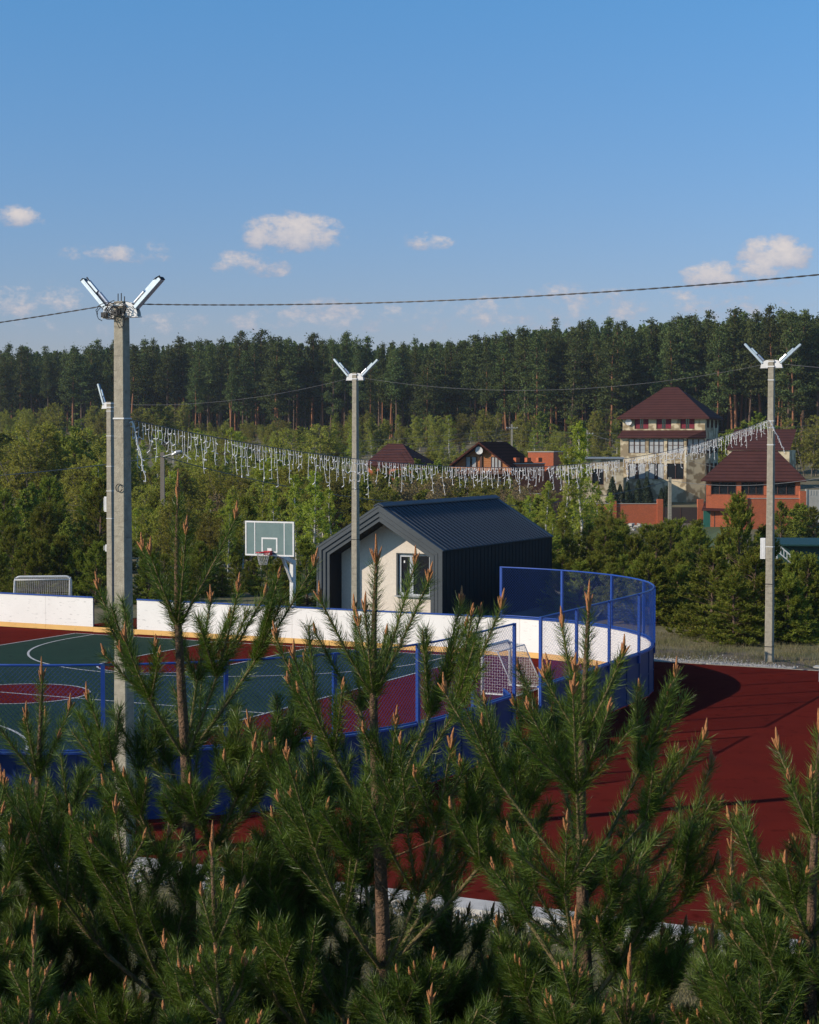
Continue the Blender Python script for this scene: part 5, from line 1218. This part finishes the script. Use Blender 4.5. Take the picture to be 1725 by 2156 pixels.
    for a_, b_ in zip(ls, ls[1:]): segs.append((ax(a_), ax(b_), .008, .008, 0))
    if len(zs) > 2:
        ls = np.linspace(zs[2] + (zs[1]-zs[2])*.35, zs[1], 3)
        for a_, b_ in zip(ls, ls[1:]): segs.append((ax(a_), ax(b_), .004, .004, 2.4))
    S0 = np.array([s[0] for s in segs]); S1 = np.array([s[1] for s in segs]); ag = np.array([s[4] for s in segs]); ln_ = np.linalg.norm(S1-S0, axis=1)
    keep = (S0[:, 2] + zb) > zcut - .35
    per = np.where(ag == 0, 1000, np.where(ag == 1, 950, np.where(ag < 2.5, 620, np.where(ag == 3, 160, 0))))*dens
    num = (per*ln_*keep).astype(int)
    idx = np.repeat(np.arange(len(segs)), num)
    Vt, Fc = needles_on(S0[idx], S1[idx], 1, np.where(ag[idx] == 0, nlen*1.05, nlen*.95), .0026, rng, (.35, 1.15), .16)
    NC += len(Vt)//5
    link('needles', np_mesh('pine_needles', Vt, Fc, [M['needle_near']]), t)
    r0 = np.array([s[2] for s in segs]); r1 = np.array([s[3] for s in segs]); Bv, Bf = seg_tubes(S0, S1, r0, r1, 6)
    link('branches', np_mesh('pine_branches', Bv, Bf, [M['shoot_bark']], smooth=True), t)
    mb.build('trunk', M['bark_near'], t, True)
    # bud clusters
    tips.sort(key=lambda q_: (q_[0][1], -q_[0][2])); sel = [q_ for q_ in tips if q_[0][2] + zb > zcut]
    sel.sort(key=lambda q_: (q_[2], q_[0][1] - .6*q_[0][2])); 
    def bud(p, d, L0):
        me_ = CANDS[L0][int(rng.integers(0, 3))]; o_ = bpy.data.objects.new('bud_cluster', me_); COL.objects.link(o_); o_.parent = t; o_.location = tuple(p)
        dv = Vector((d[0]*.5, d[1]*.5, d[2]+.45)).normalized(); o_.rotation_mode = 'QUATERNION'; o_.rotation_quaternion = dv.to_track_quat('Z', 'Y')
    bud(ax(H), (0, 0, 1), .17 if lead_c > .1 else .11)
    for (p, d, o_, l_) in [q_ for q_ in sel if q_[2] == 1 or rng.random() < .5][:62]: bud(p, d, .11 if (o_ == 1 and l_ > .42) else (.07 if l_ > .26 else .045))
    return t
near_pine(383, 1050, 11.0, (1322, 1600, 1885), 1, 'tall young pine in the left foreground with its bare trunk in front of the court', vigor=.95)
near_pine(797, 1190, 10.4, (1470, 1755, 2050), 2, 'young pine in the centre foreground with long tan candles in front of the cabin', vigor=1.05)
near_pine(1236, 1290, 9.7, (1560, 1868, 2120), 3, 'young pine right of centre in front of the rink gate', vigor=.98)
near_pine(1722, 1545, 9.0, (1760, 1980), 4, 'young pine cut by the right edge of the frame', vigor=.9)
near_pine(88, 1440, 11.8, (1640, 1850, 2060), 5, 'young pine at the left edge in front of the netted fence', lean=-.03, vigor=.9)
near_pine(-45, 1620, 10.5, (1800, 1990), 6, 'low pine cut by the left edge of the frame', vigor=.85)
near_pine(595, 1620, 12.4, (1790, 1960, 2120), 7, 'shorter pine between the left and the centre foreground pines', vigor=.85, dens=.78)
near_pine(934, 1700, 11.3, (1905, 2090), 8, 'small pine just right of the centre pine', vigor=.8, spread=.9)
near_pine(458, 1800, 9.2, (1990, 2150), 9, 'small pine at the bottom just right of the left foreground pine', vigor=.8, spread=.9, dens=.78)
near_pine(1085, 1830, 12.8, (1960, 2080), 10, 'small dark pine behind, between the centre pine and the one right of it', vigor=.8)
near_pine(1545, 1790, 14.5, (1900, 2010), 11, 'shaded thin pine in front of the bare red surface at the right', vigor=.85, dens=.8)
near_pine(1340, 1850, 15.5, (1960, 2060), 12, 'dark small pine against the pale kerb', vigor=.85, dens=.8)
near_pine(1200, 1985, 8.6, (2120,), 13, 'small pine at the bottom right of centre with a single upright leader', vigor=.8, spread=.8)
near_pine(1490, 2010, 9.6, (2130,), 14, 'low pine at the bottom right with spreading tufts', vigor=.8, dens=.78)
near_pine(1330, 2060, 9.0, (2170,), 18, 'low pine tuft at the bottom edge right of the single upright leader', vigor=.85, dens=.78)
near_pine(60, 2000, 8.8, (2130,), 19, 'low dense pine in the bottom left corner', vigor=.85, dens=.78)
near_pine(1640, 2000, 9.2, (2120,), 20, 'low pine in the bottom right corner', vigor=.85, dens=.78)
# pines further along the row, just outside the left edge, that shade the near boards
for k, (x_, y_, h_, lab) in enumerate(((-9.6, 27.5, 3.4, 'young pine beyond the left edge beside the rink'), (-11.2, 27.6, 4.4, 'taller young pine beyond the left edge beside the rink'), (-13.2, 28.3, 5.2, 'tallest young pine beyond the left edge'), (-8.6, 26.2, 2.6, 'smallest young pine beyond the left edge'))):
    place(YP[k], (x_, y_, 0), h_, lab, 'pine tree', None, 'young_pine', rnd, 1.0)

# ---------------------------------------------------------------- haze
hb = MB(); hb.box(-700, 700, -30, 620, -3, 44); hm = bpy.data.materials.new('haze_air'); hm.use_nodes = True; hn = hm.node_tree.nodes; hn.clear()
ho = hn.new('ShaderNodeOutputMaterial'); hv = hn.new('ShaderNodeVolumePrincipled'); hv.inputs['Density'].default_value = .00012; hv.inputs['Color'].default_value = (.80, .88, 1.0, 1); hv.inputs['Anisotropy'].default_value = .2
hm.node_tree.links.new(hv.outputs[0], ho.inputs['Volume']); hz_ = hb.build('haze', hm); tag(hz_, 'thin summer haze softening the far forest', 'haze', kind='stuff')
